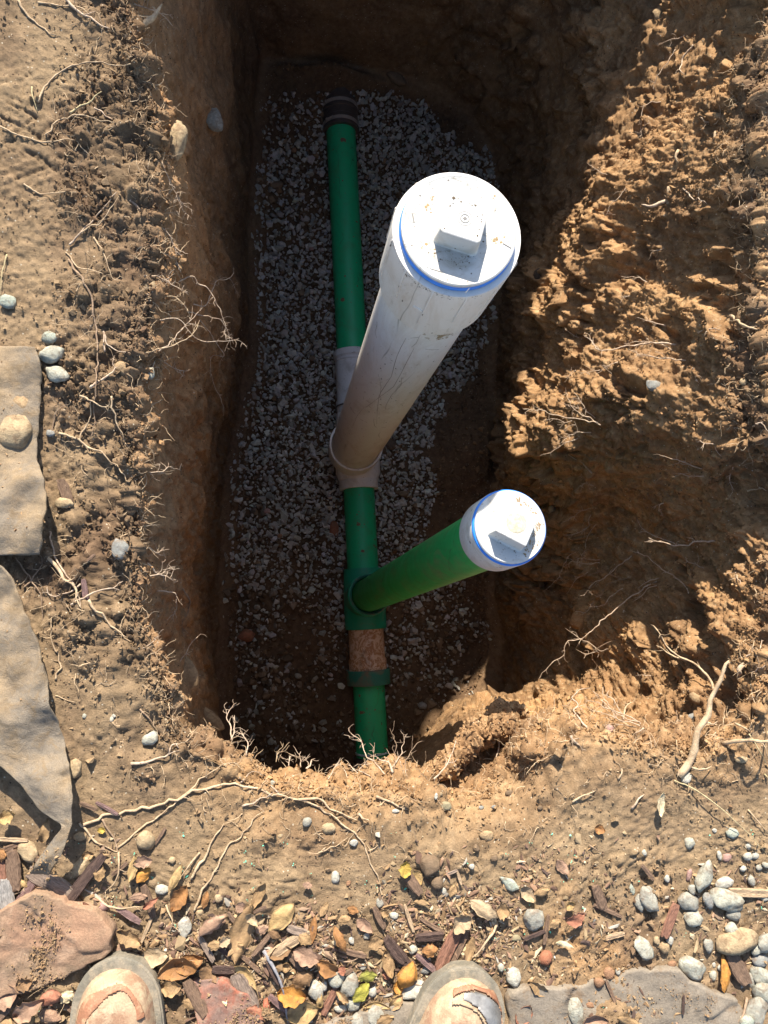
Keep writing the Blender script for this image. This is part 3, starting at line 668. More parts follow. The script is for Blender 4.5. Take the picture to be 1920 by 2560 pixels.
V, Fq = lathe([(.0302, .0001), (.0302, .0155), (.0296, .0170), (.029, .0172)], (0, 0, 0), (0, 0, 1), 40)
subpart(mk('dirt_patch', [tuple(top2 + Rm @ Vector((v[0]+.002, v[1], v[2]))) for v in V], Fq, mat_plain('dried_mud', (.50, .45, .34), .9, .2, 0, 160, (.6, 1.3))), plug2, r2)

def at_cap2(lx0, lx1, ly0, ly1):
    def g(r):
        X_, Y_ = r.uniform(lx0, lx1), r.uniform(ly0, ly1)
        return (0, lambda p: top2 + Rm @ Vector((X_+p[0], Y_+p[1], .0004+p[2])))
    return g
for q_ in ((-.052, -.028, -.012, .022), (-.04, -.02, -.04, -.012), (-.02, .02, -.048, -.03)):
    specks(60, at_cap2(*q_), r2, plug2, 'crumbs_of_soil', (.30, .21, .12), .0011, int(q_[0]*-1000))
specks(60, at_cap2(-.04, .04, -.05, .05), r2, plug2, 'dirt_specks', (.16, .11, .07), .0006, 44)

# dark worn print marks down the side of the near pipe and mud flecks on the green pipes
def at_main(y0, y1, a0, a1):
    def g(r):
        Y_ = r.uniform(y0, y1); an_ = math.radians(r.uniform(a0, a1)); c_ = ax_p(Y_)
        return (0, lambda p: Vector((c_.x+(RP+p[2]+.0002)*math.cos(an_+p[0]/RP), Y_+p[1], c_.z+(RP+p[2]+.0002)*math.sin(an_+p[0]/RP))))
    return g
kids = [c for c in main.children if c.name.startswith('pipe') and 'stub' not in c.name]
for k_, (y0, y1) in zip(kids, ((.9, 1.7), (.16, .42), (-.5, -.27))):
    for nm, nn, cc_, rr_, a0, a1 in (('mud_flecks', 60, (.17, .11, .07), .0011, 25, 155), ('mud_flecks', 14, (.20, .13, .08), .0040, 30, 150), ('dark_marks', 26 if y1 < 0 else 5, (.02, .04, .03), .0009, 48, 56)):
        specks(nn, at_main(y0, y1, a0, a1), main, k_, nm, cc_, rr_, int(nn+y0*10+50))
# ------------------------------------------------------------------ loose material: gravel, crumbs, fragments (uncountable: one object each)
from mathutils.geometry import convex_hull_2d
import bmesh
def hull_variant(n, seed, stretch=(1, 1, 1)):
    r = np.random.default_rng(seed); v = r.normal(size=(n, 3)); v /= np.linalg.norm(v, axis=1)[:, None]; v *= np.array(stretch)*r.uniform(.82, 1.1, (n, 1))
    bm = bmesh.new(); vs = [bm.verts.new(q) for q in v]; bmesh.ops.convex_hull(bm, input=vs)
    bmesh.ops.triangulate(bm, faces=bm.faces[:]); lo = [q for q in bm.verts if not q.link_faces]
    for q in lo: bm.verts.remove(q)
    bm.verts.ensure_lookup_table(); bm.verts.index_update()
    V = np.array([q.co[:] for q in bm.verts]); Fq = np.array([[q.index for q in f.verts] for f in bm.faces]); bm.free(); return V, Fq
def rotm(n, r, flat=None):
    q = r.normal(size=(n, 4)); q /= np.linalg.norm(q, axis=1)[:, None]
    if flat is not None:
        a = r.uniform(0, 2*np.pi, n)/2; t = r.normal(size=(n, 2))*flat
        q = np.stack([np.cos(a), t[:, 0], t[:, 1], np.sin(a)], 1); q /= np.linalg.norm(q, axis=1)[:, None]
    w_, x_, y_, z_ = q.T
    return np.stack([1-2*(y_*y_+z_*z_), 2*(x_*y_-z_*w_), 2*(x_*z_+y_*w_), 2*(x_*y_+z_*w_), 1-2*(x_*x_+z_*z_), 2*(y_*z_-x_*w_), 2*(x_*z_-y_*w_), 2*(y_*z_+x_*w_), 1-2*(x_*x_+y_*y_)], 1).reshape(-1, 3, 3)
def scatter(name, pos, scl, variants, mat, col=None, attrs=None, flat=None, seed=1, smooth=False):
    r = np.random.default_rng(seed); n = len(pos); R_ = rotm(n, r, flat); pick = r.integers(0, len(variants), n)
    Vs, Fs, As, Cs, o = [], [], {k: [] for k in (attrs or {})}, [], 0
    for k, (V, Fq) in enumerate(variants):
        s_ = np.nonzero(pick == k)[0]
        if not len(s_): continue
        W_ = np.einsum('nij,nvj->nvi', R_[s_], V[None]*scl[s_][:, None, :]) + pos[s_][:, None, :]
        Vs.append(W_.reshape(-1, 3)); Fs.append((Fq[None] + (np.arange(len(s_))*len(V))[:, None, None] + o).reshape(-1, 3)); o += len(s_)*len(V)
        for a_ in As: As[a_].append(np.repeat(attrs[a_][s_], len(V)))
        if col is not None: Cs.append(np.repeat(col[s_], len(V), axis=0))
    return link(name, mesh_np(name, np.concatenate(Vs), np.concatenate(Fs), mat, smooth, {k: np.concatenate(v) for k, v in As.items()}, np.concatenate(Cs) if Cs else None))
def in_poly(px_, py_, poly):
    inside = np.zeros(len(px_), bool); n = len(poly); j = n-1
    for i in range(n):
        xi, yi = poly[i]; xj, yj = poly[j]
        c = ((yi > py_) != (yj > py_)) & (px_ < (xj-xi)*(py_-yi)/(yj-yi+1e-9)+xi); inside ^= c; j = i
    return inside
# ---- gravel bed
GR = [(640,300),(720,240),(900,225),(1010,235),(1100,320),(1250,400),(1285,520),(1285,800),(1200,860),(1175,960),(1060,1110),(1115,1240),(1060,1310),(1190,1480),(1215,1560),(1190,1700),(1010,1880),(600,1900),(550,1500),(556,1180),(575,1040),(640,900),(625,560),(600,480)]
g = .0150; r_ = np.random.default_rng(11)
gx, gy = np.meshgrid(np.arange(-.3, .95, g), np.arange(-.75, 2.1, g)); q = np.stack([gx.ravel(), gy.ravel()], 1)
q = np.concatenate([q, q + .5*g]) + r_.normal(size=(2*len(q), 2))*.0045
fl_i = np.nonzero(flo > .3)[0]; 
# floor height on a coarse grid
hx = np.clip(((P[fl_i, 0]+.4)/.02).astype(int), 0, 74); hy = np.clip(((P[fl_i, 1]+.9)/.02).astype(int), 0, 159); hm = np.full((75, 160), np.nan); hm[hx, hy] = P[fl_i, 2]
for _ in range(6):
    bad = np.isnan(hm)
    if not bad.any(): break
    for sh in ((1, 0), (-1, 0), (0, 1), (0, -1)):
        t_ = np.roll(hm, sh, (0, 1)); hm = np.where(np.isnan(hm) & ~np.isnan(t_), t_, hm)
hm = np.nan_to_num(hm, nan=FLOOR)
def floor_z(x_, y_): return hm[np.clip(((x_+.4)/.02).astype(int), 0, 74), np.clip(((y_+.9)/.02).astype(int), 0, 159)]
fz = floor_z(q[:, 0], q[:, 1]); p3 = np.stack([q[:, 0], q[:, 1], fz], 1)
gpx, gpy, _ = project(p3); wob = fbm(p3, 7, 3, off=5.)
keep = in_poly(gpx + wob*50, gpy + fbm(p3, 7, 3, off=15.)*50, GR) & (fz < FLOOR+.10)
dens_ = np.where(gpy > 1400, .80, .93) - .35*(gpx < 880)*(gpy < 620)*sstep(-.2, .2, wob) - .4*sstep(1450, 1750, gpy+wob*300)
dens_ -= .25*sstep(1230, 1330, gpy)*sstep(.0, .25, wob)
keep &= r_.random(len(q)) < dens_
p3 = p3[keep]; gpy = gpy[keep]; gpx = gpx[keep]; wob = wob[keep]; n = len(p3)
sz = .0082*np.exp(r_.normal(size=n)*.42); sz = np.clip(sz, .003, .020); p3[:, 2] += .004 + r_.random(n)*.007
d2p = np.abs(p3[:, 0]-(.193+(1.723-p3[:, 1])*.054))
ok_ = (d2p > .052) | (p3[:, 1] > 1.8); p3, gpy, gpx, sz, wob = p3[ok_], gpy[ok_], gpx[ok_], sz[ok_], wob[ok_]; n = len(p3)
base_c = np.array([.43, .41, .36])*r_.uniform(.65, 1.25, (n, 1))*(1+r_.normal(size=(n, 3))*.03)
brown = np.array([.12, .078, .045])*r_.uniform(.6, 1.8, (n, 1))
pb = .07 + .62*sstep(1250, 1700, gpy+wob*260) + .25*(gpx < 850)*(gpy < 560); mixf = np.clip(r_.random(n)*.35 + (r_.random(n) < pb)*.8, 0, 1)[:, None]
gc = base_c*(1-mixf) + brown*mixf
GRAVEL = mat_col('gravel_stone', .85, 150, (.75, 1.15), .0008, 900)
var = [hull_variant(10+i % 3, 100+i, (1, .8, .62)) for i in range(14)]
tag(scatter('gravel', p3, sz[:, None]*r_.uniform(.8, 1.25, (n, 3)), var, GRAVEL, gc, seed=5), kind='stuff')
# ---- soil crumbs on the banks, the lip, the walls and the ground
vis = np.zeros(len(P), bool); sm_ = smap[smap >= 0]
jj = np.nonzero(ok & (depth < 3.2))[0]
jj = jj[np.abs(depth[jj] - depth[smap[(py[jj]/4).astype(int), (px[jj]/4).astype(int)]]) < .03]
A_ = np.abs(depth[jj])
wt = loose_a[jj]*2.2 + .5*grd[jj] + 2.2*lip[jj] + wall[jj]*(.12 + 1.3*right[jj]*sstep(-1.2, -.2, z[jj])) + .6*grd[jj]*sstep(2130, 2350, py[jj])
wt *= np.clip(.35 + 1.1*fbm(P[jj], 14, 3, off=77.)+.3, .02, 2)
wt /= wt.sum(); r_ = np.random.default_rng(21); NC = 37000
ci = r_.choice(jj, NC, p=wt)
csz = .0011*np.exp(np.abs(r_.normal(size=NC))*.62); bigc = (loose_a[ci] > .35) | (lip[ci] > .5); csz *= np.where(bigc, 1.35, 1.); csz = np.clip(csz, .0009, .0085)
cp = P[ci] + N[ci]*(csz*.35)[:, None] + r_.normal(size=(NC, 3))*.0015
varc = [hull_variant(7+i % 2, 300+i, (1, .9, .8)) for i in range(10)]
tag(scatter('soil_crumbs', cp, csz[:, None]*r_.uniform(.75, 1.25, (NC, 3)), varc, SOIL, None,
    {'sub': np.clip(sub[ci]+r_.normal(size=NC)*.1, 0, 1), 'clod': r_.random(NC), 'dust_fill': np.clip(dust_fill[ci]+r_.normal(size=NC)*.3, 0, 1), 'darken': darken[ci], 'pale': pale[ci]}, seed=6), kind='stuff')
# clods fallen to the edges of the pit floor
fj = jj[(flo[jj] > .5)]; fw = np.clip(sstep(.60, .74, x[fj]) + sstep(-.05, -.17, x[fj]) + sstep(-.35, -.55, y[fj]) + sstep(1.6, 1.85, y[fj]) + .04 + .9*(P[fj, 2] > FLOOR+.035), 0, 1.3); fi_ = r_.choice(fj, 3200, p=fw/fw.sum()); fs_ = np.clip(.0042*np.exp(r_.normal(size=3200)*.5), .002, .018)
tag(scatter('soil_crumbs', P[fi_]+np.array([0, 0, .002]), fs_[:, None]*r_.uniform(.7, 1.2, (3200, 3)), varc, SOIL, None, {'sub': r_.random(3200), 'clod': r_.random(3200), 'dust_fill': r_.random(3200)*.4, 'darken': .4+.6*r_.random(3200)}, seed=16), kind='stuff')
# ---- shreds of mulch and leaf in front
ND = 7500; m = jj[(py[jj] > 2080) & (grd[jj] > .9)]; q1 = fbm(P[m], 9, 2, off=5.)
wt = (sstep(2130, 2330, py[m] + q1*120 - 90*sstep(700, 300, px[m]))*(.15 + .85*(1-sstep(1250, 1550, px[m])))+.04)*np.clip(.5+1.6*q1, .05, 2); wt /= wt.sum()
ci = r_.choice(m, ND, p=wt); L_ = .0022*np.exp(r_.normal(size=ND)*.6); L_ = np.clip(L_, .001, .011)
pal = np.array([(.30,.19,.10), (.14,.085,.06), (.36,.26,.15), (.28,.17,.11), (.09,.06,.05), (.50,.40,.26), (.22,.15,.10), (.38,.34,.28)])
cc = pal[r_.choice(8, ND, p=[.2, .2, .16, .14, .1, .06, .1, .04])]*r_.uniform(.7, 1.25, (ND, 1))
LIT = mat_col('plant_litter', .85, 90, (.75, 1.2), .0005, 700)
tag(scatter('mulch_fragments', P[ci]+N[ci]*.0018, np.stack([L_*1.6, L_*.55, L_*.25], 1)*r_.uniform(.7, 1.3, (ND, 3)), [hull_variant(9, 400+i) for i in range(8)], LIT, cc, flat=.16, seed=8), kind='stuff')
# ---- mint green flecks
NF = 190; ci = r_.choice(m, NF); ci = ci[(r_.random(NF) < .35) | (px[ci] < 700) | ((px[ci] > 1250) & (px[ci] < 1500))]; NF = len(ci)
clus = np.repeat(ci, 2); fs = np.clip(.0011*np.exp(r_.normal(size=len(clus))*.4), .0006, .0028)
tag(scatter('mint_flecks', P[clus]+N[clus]*.003+r_.normal(size=(len(clus), 3))*np.array([.002, .002, 0]), np.stack([fs, fs*.8, fs*.25], 1), [hull_variant(7, 500+i) for i in range(5)], LIT,
    np.tile([(.16, .55, .38)], (len(clus), 1))*r_.uniform(.7, 1.3, (len(clus), 1)), flat=.3, seed=9), kind='stuff')
print('scatter', time.time()-T0)
# ------------------------------------------------------------------ where things lie, in words
LM = [('the upper left corner', 30, 20), ('the tread print in the trodden soil', 90, 400), ('the arching root at the left rim', 330, 390), ('the root tangle over the left rim', 520, 800),
 ('the pair of grey-green rubble stones', 137, 915), ('the tan cobble on the fabric', 44, 1078), ('the upper fabric flap', 60, 1260), ('the lower fabric flap', 120, 1800), ('the pale slab in the left wall', 438, 350),
 ('the long bent root under the cobble', 300, 1140), ('the sunken grey stone in the left bank', 302, 1373), ('the flat stone at the rim corner', 465, 1680), ('the round chalky stone near the rim corner', 377, 1845),
 ('the reddish flagstone', 130, 2380), ('the left boot toe', 290, 2440), ('the large tan leaf', 608, 2325), ('the curved grey twig', 700, 2450), ('the dark red flagstone', 560, 2520), ('the yellow-green leaf', 901, 2473),
 ('the right boot toe', 1150, 2460), ('the brown angular stone', 1074, 2161), ('the orange clay patch', 1500, 2330), ('the two pale stones side by side', 1608, 2250), ('the big tan cobble', 1838, 2352),
 ('the thick bare root at the right rim', 1745, 1800), ('the root fan at the near right rim', 1530, 1775), ('the near green pipe end', 930, 1880), ('the white pebble in the middle ground', 884, 2106), ('the long root across the ground', 740, 1995),
 ('the dark hollow in the near rim', 1220, 1940), ('the white cap of the small riser', 1270, 1320), ('the fan of roots above the small riser', 1430, 1035), ('the forked root high on the right wall', 1570, 880),
 ('the thick crooked root on the upper right bank', 1670, 520), ('the upper right corner', 1890, 30), ('the large riser cap', 1145, 590), ('the long root down the lower right wall', 1480, 1580), ('the forked root at the lower right', 1700, 1650),
 ('the grey paver', 1600, 2500), ('the right edge', 1915, 1350), ('the lone white rock by the root', 1713, 1941), ('the red brick chip', 1361, 2390)]
def where(x_, y_, k=0):
    o = sorted(LM, key=lambda l: (l[1]-x_)**2+(l[2]-y_)**2); o = [l for l in o if (l[1]-x_)**2+(l[2]-y_)**2 > 12**2]
    def rel(l):
        dx, dy = x_-l[1], y_-l[2]; dist = math.hypot(dx, dy); a = math.degrees(math.atan2(-dy, dx)) % 360
        d_ = ['right of', 'above right of', 'above', 'above left of', 'left of', 'below left of', 'below', 'below right of'][int((a+22.5)//45) % 8]
        return ('just ' if dist < 75 else 'well ' if dist > 260 else '') + d_ + ' ' + l[0]
    if k == 0: return rel(o[0])
    if k == 1: return rel(o[1])
    return rel(o[2])
USED = {}
def label(desc, x_, y_, group=None):
    for k in range(3):
        s_ = desc + ' ' + where(x_, y_, k)
        if len(s_.split()) <= 16 and s_ not in USED: USED[s_] = 1; return s_
    for a_ in ('small', 'slim', 'dull', 'upper', 'lower', 'tiny', 'rough'):
        s_ = a_ + ' ' + desc + ' ' + where(x_, y_, 0)
        if len(s_.split()) <= 16 and s_ not in USED: USED[s_] = 1; return s_
    print('DUP', desc, x_, y_); return desc + ' ' + where(x_, y_)
# ------------------------------------------------------------------ roots and twigs
def catmull(pts, step):
    pts = [Vector(p) for p in pts]; out = []
    if len(pts) == 2: pts = [pts[0], (pts[0]+pts[1])/2, pts[1]]
    q_ = [pts[0]*2-pts[1]] + pts + [pts[-1]*2-pts[-2]]
    for i in range(1, len(q_)-2):
        a, b, c, d_ = q_[i-1:i+3]; n_ = max(2, int((c-b).length/step))
        for k in range(n_):
            t = k/n_; out.append(.5*((2*b)+(c-a)*t+(2*a-5*b+4*c-d_)*t*t+(3*b-a-3*c+d_)*t*t*t))
    out.append(pts[-1]); return out
def tube_arr(path, r0, r1, seg=6, knob=.18, rr=random):
    V, Fq = [], []; n = len(path); up = Vector((0, 0, 1)); u = None
    for i, p in enumerate(path):
        t = (path[min(i+1, n-1)]-path[max(i-1, 0)]).normalized()
        if u is None: u = t.orthogonal().normalized()
        u = (u - t*u.dot(t)).normalized(); v = t.cross(u)
        f = i/(n-1); r = (r0*(1-f)+r1*f)*(1+rr.uniform(-knob, knob))
        if i == n-1: r *= .45
        for k in range(seg):
            a = 2*math.pi*k/seg; V.append(p + (u*math.cos(a)+v*math.sin(a))*r*(1+rr.uniform(-.1, .1)))
    for i in range(n-1):
        for k in range(seg): k2 = (k+1) % seg; Fq.append((i*seg+k, i*seg+k2, (i+1)*seg+k2, (i+1)*seg+k))
    Fq.append(tuple(range(seg))[::-1]); Fq.append(tuple(range((n-1)*seg, n*seg))); return V, Fq
def wiggle(path, amp, rr):
    k = [Vector((rr.gauss(0, 1), rr.gauss(0, 1), rr.gauss(0, 1))) for _ in range(len(path)//3+3)]; out = []
    for i, p in enumerate(path):
        j, f = divmod(i/3, 1); j = int(j); o = k[j]*(1-f)+k[j+1]*f; out.append(p + o*amp*min(1, i/4))
    return out
def mat_root(name, c1, c2):
    s = Nt(name); co = s.coord(); n_ = s.noise(70, 5, .7, co); c = s.mix(s.ramp(n_, [(.4, 0.), (.62, 1.)]), c1, c2)
    c = s.mix(1., c, s.ramp(s.noise(500, 3, .7, co), [(.25, .7), (.75, 1.2)]), 'MULTIPLY')
    return s.out(c, .85, s.bump(s.noise(420, 4, .7, co), .001, .9))
RM = {'pale': mat_root('pale_root', (.54, .42, .31), (.34, .24, .165)), 'tan': mat_root('tan_root', (.52, .39, .25), (.34, .24, .15)),
      'brown': mat_root('brown_root', (.22, .15, .10), (.34, .24, .16)), 'straw': mat_root('straw', (.50, .42, .24), (.40, .32, .18)), 'grey': mat_root('grey_twig', (.20, .20, .22), (.30, .28, .28))}
RG = {}
def root(mode, pts, r_mm, nb, colr='pale', desc=None, lift=.0, extra=(), blen=.02, grp=None, wig=1., name='root'):
    """mode 'g': lies on the soil; 'a': first point is in the soil, the rest hangs in the air at about that distance"""
    if mode == 'a' and r_mm < 4: r_mm *= .64
    rr = random.Random(int(pts[0][0]*7+pts[0][1]*3+len(pts)))
    def place(pl_, z0=None):
        if mode == 'g':
            w_ = [S(x_, y_, r_mm*.001*.6+lift*math.sin(math.pi*min(.999, i/(len(pl_)-1)))+.001) for i, (x_, y_) in enumerate(pl_)]
            zs = [q.z for q in w_]
            return w_
        b = S(*pl_[0]) if z0 is None else z0
        dc = b - Vector((0, 0, CAMH)); zc = dc.x*dn3.x + dc.y*dn3.y + dc.z*dn3.z      # drop below the camera along gravity
        w_ = []
        for i, (x_, y_) in enumerate(pl_):
            hgt = CAMH - b.z + (.010 if mode == 'a' else -.004)*i
            w_.append(un(x_, y_, hgt))
        if z0 is None: w_[0] = b
        return w_
    w3 = place(pts); step = max(.0022, r_mm*.0011)
    def snap(pt):
        if mode != 'g': return pt
        A_ = np.array([q[:] for q in pt]); ax_, ay_, _d = project(A_); n_ = len(pt); zs = np.empty(n_)
        for i in range(n_):
            q = S(ax_[i], ay_[i]); zs[i] = q.z if abs(q.z-A_[i, 2]) < .03 else A_[i, 2]
        md = float(np.median(zs)); zs = np.clip(zs, md-.03, md+.03) if md > -.1 else zs; k_ = 3; zm = np.array([zs[max(0, i-k_):i+k_+1].max() for i in range(n_)]); zz_ = np.array([zm[max(0, i-k_):i+k_+1].mean() for i in range(n_)])
        for i in range(n_): pt[i].z = zz_[i] + r_mm*.0004 + lift*math.sin(math.pi*i/max(1, n_-1))
        return pt
    path = wiggle(catmull(w3, step*1.4), r_mm*.00045*wig+.0006*wig, rr); path = snap(path); V, Fq = tube_arr(path, r_mm*.00105, r_mm*.00035, 7 if r_mm > 2.5 else 5, .14, rr)
    def add(V2, F2):
        o = len(V); V.extend(V2); Fq.extend([tuple(q+o for q in f) for f in F2])
    for e in extra:
        k = min(range(len(path)), key=lambda i: (project(np.array([path[i][:]]))[0][0]-e[0][0])**2+(project(np.array([path[i][:]]))[1][0]-e[0][1])**2)
        we = place(e, path[k]) if mode != 'g' else place(e); we[0] = path[k]
        p2 = snap(wiggle(catmull(we, step*1.4), r_mm*.0004+.0002, rr)); add(*tube_arr(p2, r_mm*.00065, r_mm*.0003, 5, .14, rr))
    for _ in range(nb + (4 if mode == 'a' and r_mm < 4 else 0)):
        k = rr.randrange(len(path)//4, len(path)-1); t = (path[k]-path[k-1]).normalized(); L = blen*rr.uniform(.4, 1.5)
        if mode == 'g': ax = Vector((0, 0, 1)); sd_ = t.cross(ax).normalized()*rr.choice((-1, 1)); d_ = (t*rr.uniform(.4, 1.2)+sd_*rr.uniform(.4, 1.)).normalized(); d_.z = abs(d_.z)*.3
        else: d_ = (t*rr.uniform(.3, 1.)+Vector((rr.gauss(0, .6), rr.gauss(0, .6), rr.gauss(0, .5)))).normalized()
        p_ = [path[k].copy()]; n_ = max(3, int(L/.003))
        for i in range(n_): d_ = (d_+Vector((rr.gauss(0, .25), rr.gauss(0, .25), rr.gauss(0, .18)))).normalized(); p_.append(p_[-1]+d_*.003)
        rb = r_mm*.001*rr.uniform(.25, .45); add(*tube_arr(p_, max(rb, .00042), max(rb*.4, .00026), 4, .12, rr))
        if rr.random() < .5 and len(p_) > 4:
            j = rr.randrange(1, len(p_)-1); d_ = Vector((rr.gauss(0, 1), rr.gauss(0, 1), rr.gauss(0, .6))).normalized(); q2 = [p_[j].copy()]
            for i in range(rr.randrange(2, 5)): d_ = (d_+Vector((rr.gauss(0, .3), rr.gauss(0, .3), rr.gauss(0, .2)))).normalized(); q2.append(q2[-1]+d_*.0028)
            add(*tube_arr(q2, max(rb*.6, .00045), .0003, 4, .1, rr))
    me = bpy.data.meshes.new(name); me.from_pydata([tuple(v) for v in V], [], Fq); me.materials.append(RM[colr])
    me.polygons.foreach_set('use_smooth', [True]*len(me.polygons)); o = link(name, me)
    mx, my = pts[len(pts)//2]
    size = 'thick' if r_mm >= 4 else 'stout' if r_mm >= 2.6 else 'thin' if r_mm > 1.2 else 'hair-thin'
    kind = {'root': 'root', 'twig': 'twig', 'grass_stalk': 'dry grass stalk'}[name]
    dd_ = desc or f"{size} {dict(pale='pale', tan='tan', brown='brown', straw='straw-coloured', grey='grey')[colr]} {'branching ' if nb > 4 else ''}{kind}"
    if desc and grp is None and len(desc.split()) >= 7: lb = desc; USED[lb] = 1
    else: lb = label(dd_, mx, my)
    tag(o, lb, kind if kind != 'dry grass stalk' else 'grass stalk', grp or ('roots poking out of the pit walls and rim' if mode != 'g' else 'roots lying on the soil' if name == 'root' else 'dry twigs and stalks'))
    return o
dn3 = Vector((0, 0, -1))
g_ = 'g'; a_ = 'a'
